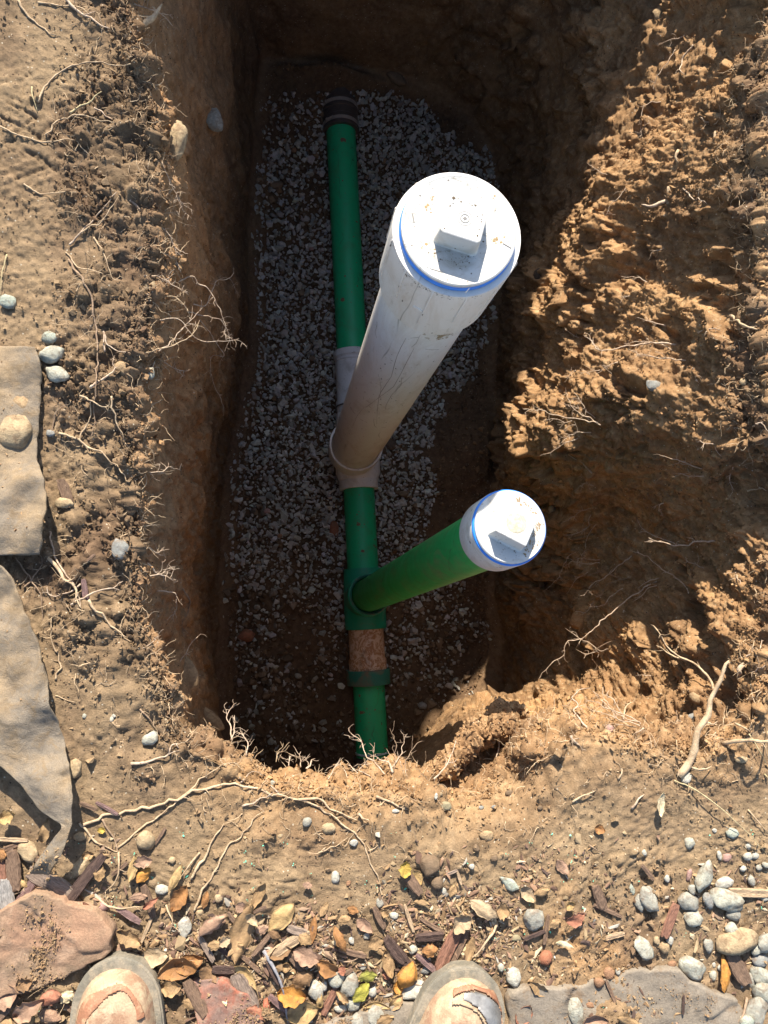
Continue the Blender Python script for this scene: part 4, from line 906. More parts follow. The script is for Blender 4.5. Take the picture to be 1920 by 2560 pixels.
RT = [
 ('g', [(95,255),(130,200),(185,165),(260,158),(325,168),(346,154)], 1.8, 1, 'tan'), ('g', [(175,285),(230,262),(262,232)], 1.9, 0, 'straw'),
 ('a', [(235,270),(300,310),(330,330),(352,352)], 2.2, 4, 'pale'), ('g', [(45,0),(80,50),(110,72),(145,92)], 2, 1, 'tan'), ('g', [(165,2),(230,52),(276,82)], 2.4, 1, 'pale'),
 ('g', [(95,8),(150,14),(192,20),(240,50)], 1.4, 1, 'tan'), ('a', [(330,8),(380,25),(410,42),(430,66)], 2, 2, 'pale'), ('a', [(352,64),(385,45),(410,18)], 6, 1, 'tan'),
 ('g', [(2,320),(60,345),(120,356),(170,350),(205,370),(233,396)], 1.3, 3, 'tan'), ('g', [(115,340),(145,305),(190,298),(290,312)], 1.6, 1, 'tan'),
 ('a', [(325,500),(370,545),(410,575),(430,600),(440,640),(455,682)], 3, 9, 'pale'), ('g', [(175,615),(205,582),(250,540),(292,482)], 1.6, 0, 'pale'), ('g', [(205,585),(262,550),(300,492)], 1.3, 0, 'tan'),
 ('a', [(385,300),(350,312),(398,290),(404,272)], 1.4, 2, 'pale'), ('g', [(60,460),(90,480),(140,488),(200,492)], 1.3, 2, 'tan'), ('g', [(235,595),(262,640),(280,690),(300,702)], 1.3, 1, 'tan'),
 ('g', [(165,632),(200,672),(262,690)], 1.4, 0, 'tan'), ('g', [(172,650),(222,728),(236,800),(245,880),(240,1000),(230,1098)], 1.8, 1, 'brown'),
 ('a', [(445,705),(480,690),(495,712),(520,722),(545,765),(560,800),(566,850)], 2, 9, 'pale'), ('a', [(480,760),(515,762),(540,705),(565,700),(587,682)], 2, 5, 'pale'), ('a', [(560,700),(575,698),(588,720),(596,746)], 1.2, 1, 'pale'),
 ('a', [(470,780),(510,790),(550,800),(574,840),(560,880)], 2, 7, 'pale'), ('a', [(395,880),(440,842),(475,800),(505,770)], 1.8, 5, 'pale'), ('a', [(352,885),(400,872),(440,862),(485,830),(500,800)], 1.6, 5, 'tan'),
 ('a', [(500,800),(545,862),(560,892),(530,890),(526,930),(538,970),(555,1002),(560,1040)], 1.2, 3, 'pale'), ('a', [(400,800),(450,800),(500,850),(590,850),(610,864)], 1.3, 4, 'pale'), ('a', [(380,760),(430,740),(465,770),(480,800)], 1.3, 6, 'tan'),
 ('a', [(360,690),(400,690),(430,712),(470,730)], 1.6, 7, 'pale'), ('a', [(325,905),(352,912),(372,930),(385,905)], 2, 4, 'pale'), ('a', [(410,905),(432,915),(455,930)], 1.2, 3, 'pale'), ('a', [(425,460),(440,470),(445,500),(468,520)], 1, 5, 'pale'),
 ('a', [(405,405),(418,440),(432,470),(455,520),(480,548)], 1, 5, 'pale'), ('g', [(262,880),(262,830),(270,868),(330,885)], 1.5, 0, 'pale'),
 ('g', [(226,970),(250,955),(285,935),(302,925)], 2.2, 1, 'pale'), ('a', [(278,990),(291,1052),(316,1111),(331,1132)], 2.2, 3, 'tan'), ('g', [(205,995),(235,1005),(262,1020),(275,1000)], 1.6, 2, 'tan'),
 ('a', [(345,1142),(350,1170),(338,1205),(300,1250),(265,1316)], 1.8, 1, 'tan'), ('g', [(150,1085),(200,1105),(240,1125),(290,1165),(330,1212)], 1.8, 0, 'tan'), ('a', [(330,1096),(340,1070),(352,1055),(376,1036)], 1.8, 6, 'pale'),
 ('g', [(200,1105),(207,1085),(228,1060),(232,1000)], 1.5, 0, 'tan'), ('g', [(130,1085),(138,1040),(150,1020),(172,1015)], 1.2, 0, 'brown'), ('a', [(315,1112),(350,1115),(375,1122),(392,1137)], 2, 2, 'tan'), ('a', [(350,1165),(375,1180),(405,1180),(432,1168)], 2, 3, 'pale'),
 ('a', [(363,1362),(392,1382),(412,1367)], 1.6, 4, 'pale'), ('a', [(368,1408),(395,1432),(415,1440),(430,1450)], 2.8, 4, 'pale'), ('a', [(375,1440),(400,1435),(420,1420),(438,1416)], 1.6, 2, 'pale'),
 ('a', [(392,1478),(420,1478),(440,1490),(444,1515),(432,1540),(421,1562)], 1.8, 4, 'pale'), ('a', [(455,1470),(474,1500),(468,1530),(455,1560),(460,1592)], 2.6, 10, 'brown'), ('a', [(450,1654),(472,1618),(486,1602),(502,1584)], 1.7, 2, 'pale'),
 ('g', [(178,1512),(215,1492),(250,1478),(290,1470),(307,1454)], 1.8, 1, 'pale'), ('g', [(225,1500),(250,1532),(280,1562),(325,1608)], 2, 1, 'tan'), ('a', [(265,1520),(295,1532),(325,1526),(355,1519)], 1.9, 2, 'tan'), ('g', [(120,1395),(160,1440),(190,1470),(205,1518)], 2.6, 3, 'tan'),
 ('g', [(128,1330),(150,1400),(185,1460),(200,1520)], 1.6, 2, 'pale'), ('g', [(40,1395),(70,1440),(100,1480),(105,1560)], 1.4, 2, 'brown'), ('g', [(60,1470),(90,1440),(105,1400),(95,1380)], 1.3, 1, 'brown'), ('g', [(140,1700),(150,1650),(130,1600),(128,1545)], 1.6, 1, 'tan'),
 ('g', [(205,1460),(180,1480),(130,1490),(120,1465)], 1.4, 1, 'pale'), ('a', [(285,1575),(310,1590),(328,1612)], 2, 2, 'tan'), ('a', [(340,1565),(355,1570),(365,1572)], 1.6, 2, 'pale'), ('a', [(345,1625),(370,1612),(394,1595)], 1.2, 3, 'pale'),
 # near rim
 ('a', [(640,1872),(646,1850),(662,1838),(705,1836),(722,1846),(748,1839),(793,1843)], 2.4, 4, 'pale'), ('a', [(662,1897),(665,1859),(672,1826),(662,1784)], 1.6, 3, 'pale'), ('a', [(664,1896),(669,1869),(695,1853)], 2.6, 0, 'pale'),
 ('a', [(615,1890),(619,1856),(606,1829)], 1.9, 5, 'pale'), ('a', [(580,1850),(576,1816),(566,1796),(583,1763),(593,1757)], 1.9, 2, 'pale'), ('a', [(578,1850),(586,1816),(589,1789)], 2.1, 1, 'pale'), ('a', [(704,1895),(715,1866),(722,1846)], 1.6, 4, 'pale'),
 ('a', [(722,1915),(722,1900),(722,1887)], 1.3, 4, 'pale'), ('a', [(752,1918),(750,1897),(755,1879)], 1.6, 3, 'pale'), ('a', [(766,1922),(775,1912),(790,1900)], 3, 0, 'pale'), ('a', [(898,1938),(885,1922),(870,1908)], 2, 0, 'pale'),
 ('a', [(982,1932),(970,1912),(957,1903),(941,1891)], 3.2, 2, 'pale'), ('a', [(962,1936),(940,1912),(925,1896),(911,1879),(904,1856),(884,1839),(873,1826)], 2, 2, 'pale'), ('a', [(945,1915),(936,1897),(934,1879),(938,1862)], 1.4, 1, 'pale'),
 ('a', [(975,1925),(1000,1892),(1007,1881),(1004,1864),(1009,1846)], 1.8, 0, 'pale'), ('a', [(1013,1935),(1018,1896),(1031,1872),(1057,1851)], 1.4, 1, 'brown'), ('a', [(985,1928),(987,1890),(989,1860),(974,1822)], 1.2, 2, 'brown'),
 ('a', [(1085,1948),(1107,1926),(1125,1899),(1131,1875),(1141,1848)], 2.2, 6, 'pale'), ('a', [(1118,1940),(1143,1896),(1173,1869),(1184,1836),(1181,1820),(1188,1805),(1185,1793)], 2.4, 4, 'pale'), ('a', [(1160,1925),(1162,1885),(1170,1860)], 1.2, 4, 'pale'),
 ('a', [(1240,1895),(1248,1863),(1239,1839),(1209,1810)], 1.5, 1, 'pale'), ('a', [(820,1948),(835,1922),(850,1905)], 1.1, 2, 'pale'), ('a', [(868,1945),(860,1925),(850,1930),(846,1912)], 1.2, 2, 'pale'), ('a', [(925,1940),(900,1925),(915,1905),(905,1915)], 1.2, 6, 'pale'),
 ('a', [(1000,1948),(1003,1925),(998,1915)], 1.5, 2, 'pale'), ('a', [(780,1935),(800,1945),(795,1925)], 1, 5, 'tan'), ('a', [(690,1905),(700,1880),(730,1888)], 1, 7, 'tan'), ('a', [(955,1942),(930,1925),(960,1915),(985,1922)], 1.1, 8, 'tan'),
 # ground in front
 ('g', [(208,2062),(256,2044),(301,2031),(362,2019),(437,1998),(516,1969),(583,1962),(649,1972),(695,1985),(748,1998),(798,2018),(841,2048),(874,2071),(904,2105),(924,2148),(950,2220),(960,2300),(956,2362)], 2.2, 6, 'tan'),
 ('g', [(295,2119),(347,2077),(407,2031),(452,1992),(500,1952),(540,1922),(566,1909),(597,1903)], 1.6, 2, 'tan'), ('g', [(478,2195),(506,2148),(533,2101),(558,2055)], 2.2, 0, 'tan'),
 ('g', [(486,2276),(510,2216),(549,2160),(573,2110),(596,2094),(622,2068),(642,2035),(658,2028)], 1.8, 2, 'tan'), ('g', [(745,1997),(795,1995),(821,2015),(861,2038),(893,2047)], 2.2, 3, 'tan'),
 ('g', [(606,2015),(636,2002),(680,1983)], 1.9, 4, 'pale'), ('g', [(697,1983),(688,1972),(679,1960)], 2, 0, 'pale'), ('g', [(602,1957),(615,1942),(627,1927)], 1.8, 1, 'pale'), ('g', [(328,1908),(362,1908),(401,1893),(420,1886),(431,1860),(447,1851)], 2.3, 3, 'pale'),
 ('g', [(199,2057),(229,2095),(271,2120),(303,2129)], 1.8, 2, 'tan'), ('g', [(256,2047),(277,2086),(295,2122),(301,2149)], 1.6, 1, 'brown'), ('g', [(350,1772),(372,1798),(389,1822)], 1.6, 0, 'brown'), ('g', [(139,1739),(165,1748),(188,1757)], 1.2, 1, 'tan'),
 ('g', [(940,1990),(965,1998),(990,2010),(1020,2025)], 2.2, 4, 'tan'), ('g', [(795,2130),(840,2115),(870,2092)], 1, 2, 'tan'), ('g', [(895,2032),(908,2042),(922,2054)], 2, 0, 'tan'), ('g', [(920,2125),(940,2118),(952,2108)], 1, 1, 'tan'),
 # lower right rim and wall
 ('a', [(1470,1822),(1450,1798),(1434,1775),(1441,1760),(1431,1747),(1450,1725),(1474,1720)], 2.4, 3, 'pale'), ('a', [(1412,1840),(1417,1828),(1428,1810),(1447,1810),(1463,1822)], 1.8, 1, 'pale'),
 ('a', [(1605,1812),(1570,1790),(1557,1785),(1525,1772),(1490,1755),(1460,1752)], 2, 5, 'pale'), ('a', [(1600,1815),(1550,1798),(1505,1782),(1480,1775),(1458,1760)], 1.6, 3, 'pale'), ('a', [(1545,1800),(1530,1780),(1519,1760),(1507,1740),(1507,1714)], 1.8, 3, 'pale'),
 ('a', [(1560,1800),(1535,1750),(1515,1738),(1524,1724)], 2, 3, 'pale'), ('a', [(1558,1795),(1565,1770),(1572,1757),(1588,1753)], 3.4, 0, 'tan'), ('a', [(1600,1805),(1560,1795),(1515,1762),(1482,1728)], 1.6, 3, 'pale'), ('a', [(1590,1818),(1540,1810),(1500,1812),(1456,1782)], 1.5, 3, 'pale'),
 ('a', [(1575,1815),(1530,1790),(1500,1765),(1485,1770)], 1.3, 3, 'tan'), ('a', [(1610,1820),(1590,1838),(1600,1850)], 2, 4, 'pale'), ('a', [(1663,1825),(1676,1841),(1697,1844)], 2, 2, 'pale'), ('a', [(1672,1806),(1690,1808),(1712,1816)], 1.8, 1, 'pale'),
 ('g', [(1420,1835),(1432,1850),(1450,1862)], 2.4, 3, 'pale'), ('a', [(1640,1782),(1668,1795),(1700,1800)], 2.2, 2, 'tan'),
 ('a', [(1642,1453),(1610,1470),(1579,1491),(1549,1517),(1515,1542),(1482,1576),(1450,1599),(1418,1605),(1406,1639),(1376,1660),(1347,1698)], 2.6, 9, 'pale'), ('a', [(1520,1622),(1498,1625),(1470,1605),(1450,1599),(1416,1571)], 1.6, 3, 'pale'),
 ('a', [(1500,1625),(1465,1635),(1440,1624)], 1.7, 1, 'pale'), ('a', [(1560,1525),(1549,1567),(1553,1601),(1545,1635),(1534,1662),(1537,1697)], 3, 3, 'pale'), ('a', [(1558,1470),(1532,1487),(1507,1512),(1477,1521)], 2.2, 4, 'pale'), ('a', [(1486,1505),(1477,1515),(1460,1531),(1439,1525)], 2.8, 2, 'pale'),
 ('a', [(1579,1390),(1549,1411),(1515,1441),(1482,1462),(1460,1488)], 2.4, 5, 'pale'), ('a', [(1500,1406),(1473,1411),(1431,1403),(1423,1412)], 2, 4, 'pale'), ('a', [(1642,1464),(1621,1470),(1608,1487),(1587,1504)], 2.1, 1, 'pale'), ('a', [(1648,1445),(1620,1455),(1592,1472)], 2, 1, 'pale'),
 ('a', [(1722,1484),(1718,1474),(1693,1445),(1667,1432),(1642,1411),(1617,1390),(1591,1378)], 2.1, 2, 'pale'), ('a', [(1680,1356),(1642,1342),(1612,1327),(1591,1298)], 2, 1, 'pale'), ('a', [(1788,1352),(1752,1352),(1726,1358),(1693,1365),(1655,1356),(1623,1350)], 3, 4, 'pale'),
 ('a', [(1659,1258),(1650,1262),(1646,1278)], 2, 0, 'pale'), ('a', [(1762,1420),(1742,1412),(1716,1402)], 1.8, 3, 'pale'), ('g', [(1782,1420),(1810,1430),(1840,1450),(1842,1470)], 2, 5, 'pale'),
 ('a', [(1478,1285),(1473,1300),(1469,1318),(1435,1335),(1406,1339)], 1.9, 9, 'pale'), ('a', [(1480,1270),(1450,1280),(1420,1300),(1408,1306)], 1.6, 8, 'pale'), ('a', [(1490,1310),(1470,1340),(1460,1380),(1452,1390)], 1.5, 5, 'pale'), ('a', [(1500,1400),(1450,1395),(1440,1405),(1425,1395)], 1.4, 7, 'pale'),
 ('a', [(1440,1380),(1418,1394),(1397,1441),(1378,1462),(1357,1480)], 1.3, 2, 'pale'), ('a', [(1470,1430),(1440,1450),(1417,1484)], 1.2, 1, 'pale'), ('a', [(1580,1440),(1520,1460),(1500,1490),(1470,1480)], 1.4, 8, 'brown'), ('a', [(1560,1450),(1500,1430),(1470,1440)], 1.2, 6, 'brown'), ('a', [(1540,1600),(1510,1610),(1480,1640),(1515,1690)], 1.1, 4, 'brown'),
 ('a', [(1720,1352),(1745,1346),(1760,1335),(1730,1342)], 1.7, 2, 'pale'), ('a', [(1600,1648),(1615,1645),(1635,1665)], 1.6, 1, 'pale'), ('a', [(1628,1690),(1605,1688),(1600,1687)], 1.4, 0, 'pale'), ('a', [(1655,1655),(1645,1665),(1640,1668)], 1.6, 0, 'pale'),
 ('a', [(1785,1725),(1773,1698),(1747,1664),(1709,1647),(1676,1626),(1655,1593),(1633,1567)], 3.8, 2, 'tan'), ('a', [(1715,1652),(1690,1642),(1668,1632),(1642,1615)], 3, 1, 'tan'),
 # fans above the small riser
 ('a', [(1502,1063),(1482,1057),(1448,1048),(1397,1040),(1355,1027),(1309,1021)], 2.2, 7, 'pale'), ('a', [(1495,1056),(1456,1036),(1431,1019),(1422,1000),(1414,981)], 1.9, 5, 'pale'), ('a', [(1488,1046),(1470,1030),(1456,1010),(1435,980)], 1.8, 3, 'pale'),
 ('a', [(1475,1050),(1465,1044),(1439,1019),(1401,1009)], 1.6, 4, 'pale'), ('a', [(1430,1052),(1412,1055),(1389,1048),(1359,1050)], 1.4, 4, 'pale'), ('a', [(1478,1082),(1450,1080),(1430,1084),(1412,1096)], 1.9, 6, 'pale'), ('a', [(1440,1062),(1425,1065),(1410,1075),(1430,1080)], 1.4, 4, 'pale'),
 ('a', [(1445,1096),(1414,1107),(1389,1124),(1359,1139)], 2, 3, 'pale'), ('a', [(1480,1183),(1462,1165),(1448,1154),(1418,1137)], 2.7, 1, 'pale'), ('a', [(1484,1215),(1465,1208),(1446,1217)], 1.7, 3, 'pale'), ('a', [(1482,1205),(1470,1195),(1454,1194)], 1.6, 2, 'pale'),
 ('a', [(1440,925),(1425,935),(1416,945)], 1.3, 2, 'pale'), ('a', [(1500,925),(1475,930),(1450,935)], 1.5, 4, 'pale'), ('a', [(1545,905),(1520,915),(1500,930)], 1.4, 3, 'pale'), ('a', [(1585,1225),(1610,1205),(1640,1195),(1670,1182)], 2.2, 2, 'pale'),
 ('a', [(1755,1172),(1730,1165),(1700,1152),(1658,1140)], 1.9, 3, 'pale'), ('a', [(1760,1190),(1735,1192),(1696,1184)], 1.6, 2, 'pale'), ('a', [(1833,1165),(1830,1180),(1822,1200),(1842,1235)], 1.8, 3, 'pale'), ('a', [(1705,1110),(1695,1095),(1683,1084)], 1.8, 1, 'pale'), ('g', [(1710,1120),(1740,1105),(1770,1115),(1800,1140)], 1.5, 3, 'pale'),
 ('a', [(1732,920),(1750,930),(1765,945)], 2, 2, 'pale'), ('a', [(1740,950),(1760,965),(1778,978)], 3.2, 2, 'pale'), ('a', [(1755,1008),(1785,1008),(1815,995)], 1.4, 3, 'pale'), ('g', [(1868,1072),(1885,1060),(1910,1053)], 1.8, 1, 'pale'),
 # upper right
 ('a', [(1715,901),(1680,898),(1642,892),(1600,884),(1570,872)], 2, 3, 'pale'), ('a', [(1690,862),(1640,856),(1570,865),(1524,873),(1490,873),(1477,852),(1463,838)], 3, 9, 'pale'), ('a', [(1455,848),(1430,835),(1414,822)], 1.8, 1, 'pale'), ('a', [(1680,876),(1660,862),(1600,852),(1560,862)], 1.8, 5, 'pale'),
 ('a', [(1652,894),(1640,905),(1625,915),(1600,930),(1583,962)], 2.4, 2, 'pale'), ('a', [(1570,800),(1560,810),(1560,835),(1580,842)], 1.5, 8, 'pale'), ('a', [(1665,815),(1635,805),(1610,800),(1590,795)], 1.8, 4, 'pale'),
 ('a', [(1667,502),(1640,512),(1621,517),(1602,513)], 4.5, 1, 'pale'), ('a', [(1676,466),(1671,500),(1672,540),(1688,582)], 6, 2, 'tan'), ('g', [(1726,122),(1705,148),(1697,181),(1710,188)], 2.2, 1, 'pale'), ('a', [(1688,124),(1665,160),(1642,194),(1633,225)], 1.9, 2, 'pale'),
 ('a', [(1712,88),(1690,97),(1676,99),(1650,111)], 2.2, 1, 'pale'), ('a', [(1652,255),(1612,262),(1602,312),(1608,354)], 1.7, 5, 'pale'), ('a', [(1605,334),(1580,336),(1566,336)], 1.4, 1, 'pale'), ('a', [(1622,290),(1612,320),(1615,345)], 1.5, 4, 'pale'),
 ('a', [(1575,445),(1553,489),(1524,515),(1515,538)], 1.7, 1, 'pale'), ('a', [(1518,437),(1500,430),(1478,413)], 1.9, 0, 'pale'), ('a', [(1619,706),(1600,695),(1583,692),(1553,692)], 1.8, 1, 'pale'), ('a', [(1660,620),(1650,625),(1630,624)], 1.6, 2, 'pale'), ('a', [(1575,740),(1560,742),(1552,748)], 1.8, 2, 'pale'),
 ('g', [(1811,797),(1853,819),(1895,831),(1918,823)], 3, 3, 'tan'), ('g', [(1730,840),(1760,832),(1800,822)], 1.8, 3, 'pale'), ('g', [(1740,300),(1770,320),(1790,305),(1796,298)], 1.6, 4, 'pale'), ('g', [(1700,480),(1740,500),(1760,515)], 1.8, 3, 'pale'), ('g', [(1690,385),(1680,400),(1690,415)], 4, 1, 'tan'),
 ('g', [(1790,330),(1780,350),(1775,362)], 3.4, 0, 'tan'), ('g', [(1800,500),(1830,505),(1850,500)], 1.4, 2, 'tan'), ('g', [(1860,1230),(1890,1222),(1915,1226)], 1.6, 1, 'tan'), ('g', [(1850,1640),(1880,1625),(1900,1600)], 1.6, 3, 'pale'), ('g', [(1870,1690),(1890,1672),(1915,1660)], 2, 4, 'pale'),
]
for r_i in RT: root(*r_i)
root('a', [(1760,1700),(1738,1692)], 3, 0, 'pale') if False else None
root('r', [(1697,1941),(1717,1913),(1735,1869),(1748,1819),(1776,1785),(1785,1747),(1801,1700),(1812,1675),(1824,1652)], 6.6, 2, 'tan', 'thick bare tan root lying over the near right rim', lift=.02, wig=.5)
root('g', [(1850,1660),(1825,1672),(1810,1690)], 4.5, 1, 'pale', lift=.01)
root('g', [(1801,1857),(1839,1838),(1883,1835),(1917,1822)], 3.2, 2, 'tan', lift=.025)
root('g', [(1725,1917),(1750,1918),(1775,1915)], 1.8, 0, 'tan', lift=.012)
root('g', [(1826,1805),(1850,1822),(1866,1822)], 2, 1, 'tan', lift=.01)
for p_, r0, c_, l_ in [([(1685,1951),(1729,1970),(1776,2004),(1823,2045),(1864,2082),(1914,2133)], 1.2, 'straw', .015), ([(1862,1832),(1889,1876),(1918,1916)], 1.1, 'straw', .012), ([(1867,2023),(1890,2052),(1918,2086)], 1.3, 'tan', .006),
        ([(20,640),(8,700),(2,742)], 1.2, 'straw', .004), ([(80,218),(86,250),(94,282)], 1.4, 'straw', .004), ([(1911,1935),(1918,1950)], 1.2, 'straw', .004)]:
    root('g', p_, r0, 0, c_, lift=l_, name='grass_stalk', wig=.3)
for p_, r0, c_, l_, n_ in [([(1241,2307),(1205,2352),(1167,2402)], 2.2, 'tan', .012, 0), ([(659,2375),(682,2405),(705,2455),(715,2508),(720,2556)], 2.6, 'grey', .014, 0), ([(1864,2492),(1845,2527),(1829,2556)], 2.4, 'brown', .006, 0),
        ([(1000,2440),(1035,2452),(1070,2462)], 1.5, 'brown', .006, 0), ([(240,2242),(280,2262),(330,2262),(372,2266)], 1.7, 'tan', .006, 2), ([(298,2128),(300,2160),(290,2200),(262,2232)], 1.6, 'tan', .006, 2), ([(500,2130),(470,2165),(440,2215)], 1.5, 'tan', .006, 0),
        ([(1470,2110),(1500,2130)], 1.2, 'brown', .003, 0), ([(1605,2165),(1625,2190)], 1.4, 'brown', .003, 0), ([(0,2230),(50,2228),(96,2205)], 1.6, 'tan', .006, 1), ([(2,2372),(30,2400),(40,2440)], 1.6, 'brown', .008, 1), ([(415,2262),(432,2300),(425,2330)], 1.3, 'tan', .005, 1),
        ([(842,2400),(880,2396),(905,2388)], 1.3, 'brown', .007, 0), ([(905,2385),(925,2420),(918,2440)], 1, 'brown', .01, 0), ([(1430,2005),(1450,1990),(1490,1978)], 1.8, 'tan', .004, 1), ([(1544,1948),(1550,1932),(1554,1920)], 1.7, 'tan', .003, 0), ([(1576,2020),(1588,2003),(1592,1994),(1610,1985)], 2, 'pale', .004, 0)]:
    root('g', p_, r0, n_, c_, lift=l_, name='twig', wig=.5)
# ---- hair roots, too many to count
rr = random.Random(4); V, Fq = [], []
cand = jj[(loose_a[jj]*(px[jj] < 800) + lip[jj]*1.2 + .25*loose_a[jj]) > .3]
r_ = np.random.default_rng(31); pk = r_.choice(cand, 2600)
for k in pk:
    p = Vector(P[k]) + Vector(N[k])*.001; d_ = (Vector((rr.gauss(0, 1), rr.gauss(0, 1), rr.gauss(0, .35))) + Vector(N[k])*.35).normalized(); pp = [p.copy()]
    for i in range(rr.randrange(4, 14)): d_ = (d_ + Vector((rr.gauss(0, .28), rr.gauss(0, .28), rr.gauss(0, .15)))).normalized(); pp.append(pp[-1]+d_*.0028)
    a, b = tube_arr(pp, rr.uniform(.00035, .0007), .00025, 3, .1, rr); o_ = len(V); V += a; Fq += [tuple(q_+o_ for q_ in f) for f in b]
me = bpy.data.meshes.new('hair_roots'); me.from_pydata([tuple(v) for v in V], [], Fq); me.materials.append(RM['tan']); tag(link('hair_roots', me), kind='stuff')
print('roots', len(RT), time.time()-T0)
# ------------------------------------------------------------------ stones
_ico = {}
def ico(n):
    if n not in _ico:
        bm = bmesh.new(); bmesh.ops.create_icosphere(bm, subdivisions=n, radius=1); bm.verts.index_update()
        _ico[n] = (np.array([v.co[:] for v in bm.verts]), np.array([[v.index for v in f.verts] for f in bm.faces])); bm.free()
    return _ico[n]
def stone_mesh(name, sx, sy, sz, col, seed, ang=.5, sub_=3, mat=None):
    V, Fq = ico(sub_); r = np.random.default_rng(seed); V = V.copy()
    for _ in range(int(8+14*ang)):
        d_ = r.normal(size=3); d_ /= np.linalg.norm(d_); lim = r.uniform(.52+.28*(1-ang), .90); t_ = V @ d_; V -= np.maximum(0, t_-lim)[:, None]*d_*.92
    V = V + (V/np.linalg.norm(V, axis=1)[:, None])*(fbm(V+seed*3.1, 1.3, 3)*(.16-.08*ang) + fbm(V+seed, 6, 3)*.035)[:, None]
    V /= np.abs(V).max(0); V *= np.array([sx, sy, sz])/2
    c = np.array(col)*.92*(1+.16*fbm(V*100+seed, .6, 2))[:, None]
    return mesh_np(name, V, Fq, mat or STONE, True, None, c)
STONE = mat_col('stone_surface', .92, 120, (.62, 1.2), .0016, 700, .15, .62)
CH = {'white': (.50, .475, .40), 'chalky': (.42, .41, .335), 'pale grey': (.36, .345, .29), 'grey': (.28, .28, .26), 'grey-green': (.38, .41, .34), 'tan': (.40, .28, .16), 'sandy': (.44, .33, .20), 'brown': (.20, .14, .09), 'orange': (.34, .19, .11),
      'pink': (.42, .26, .22), 'rust red': (.34, .14, .08), 'dark': (.10, .075, .055), 'greenish tan': (.34, .29, .18)}
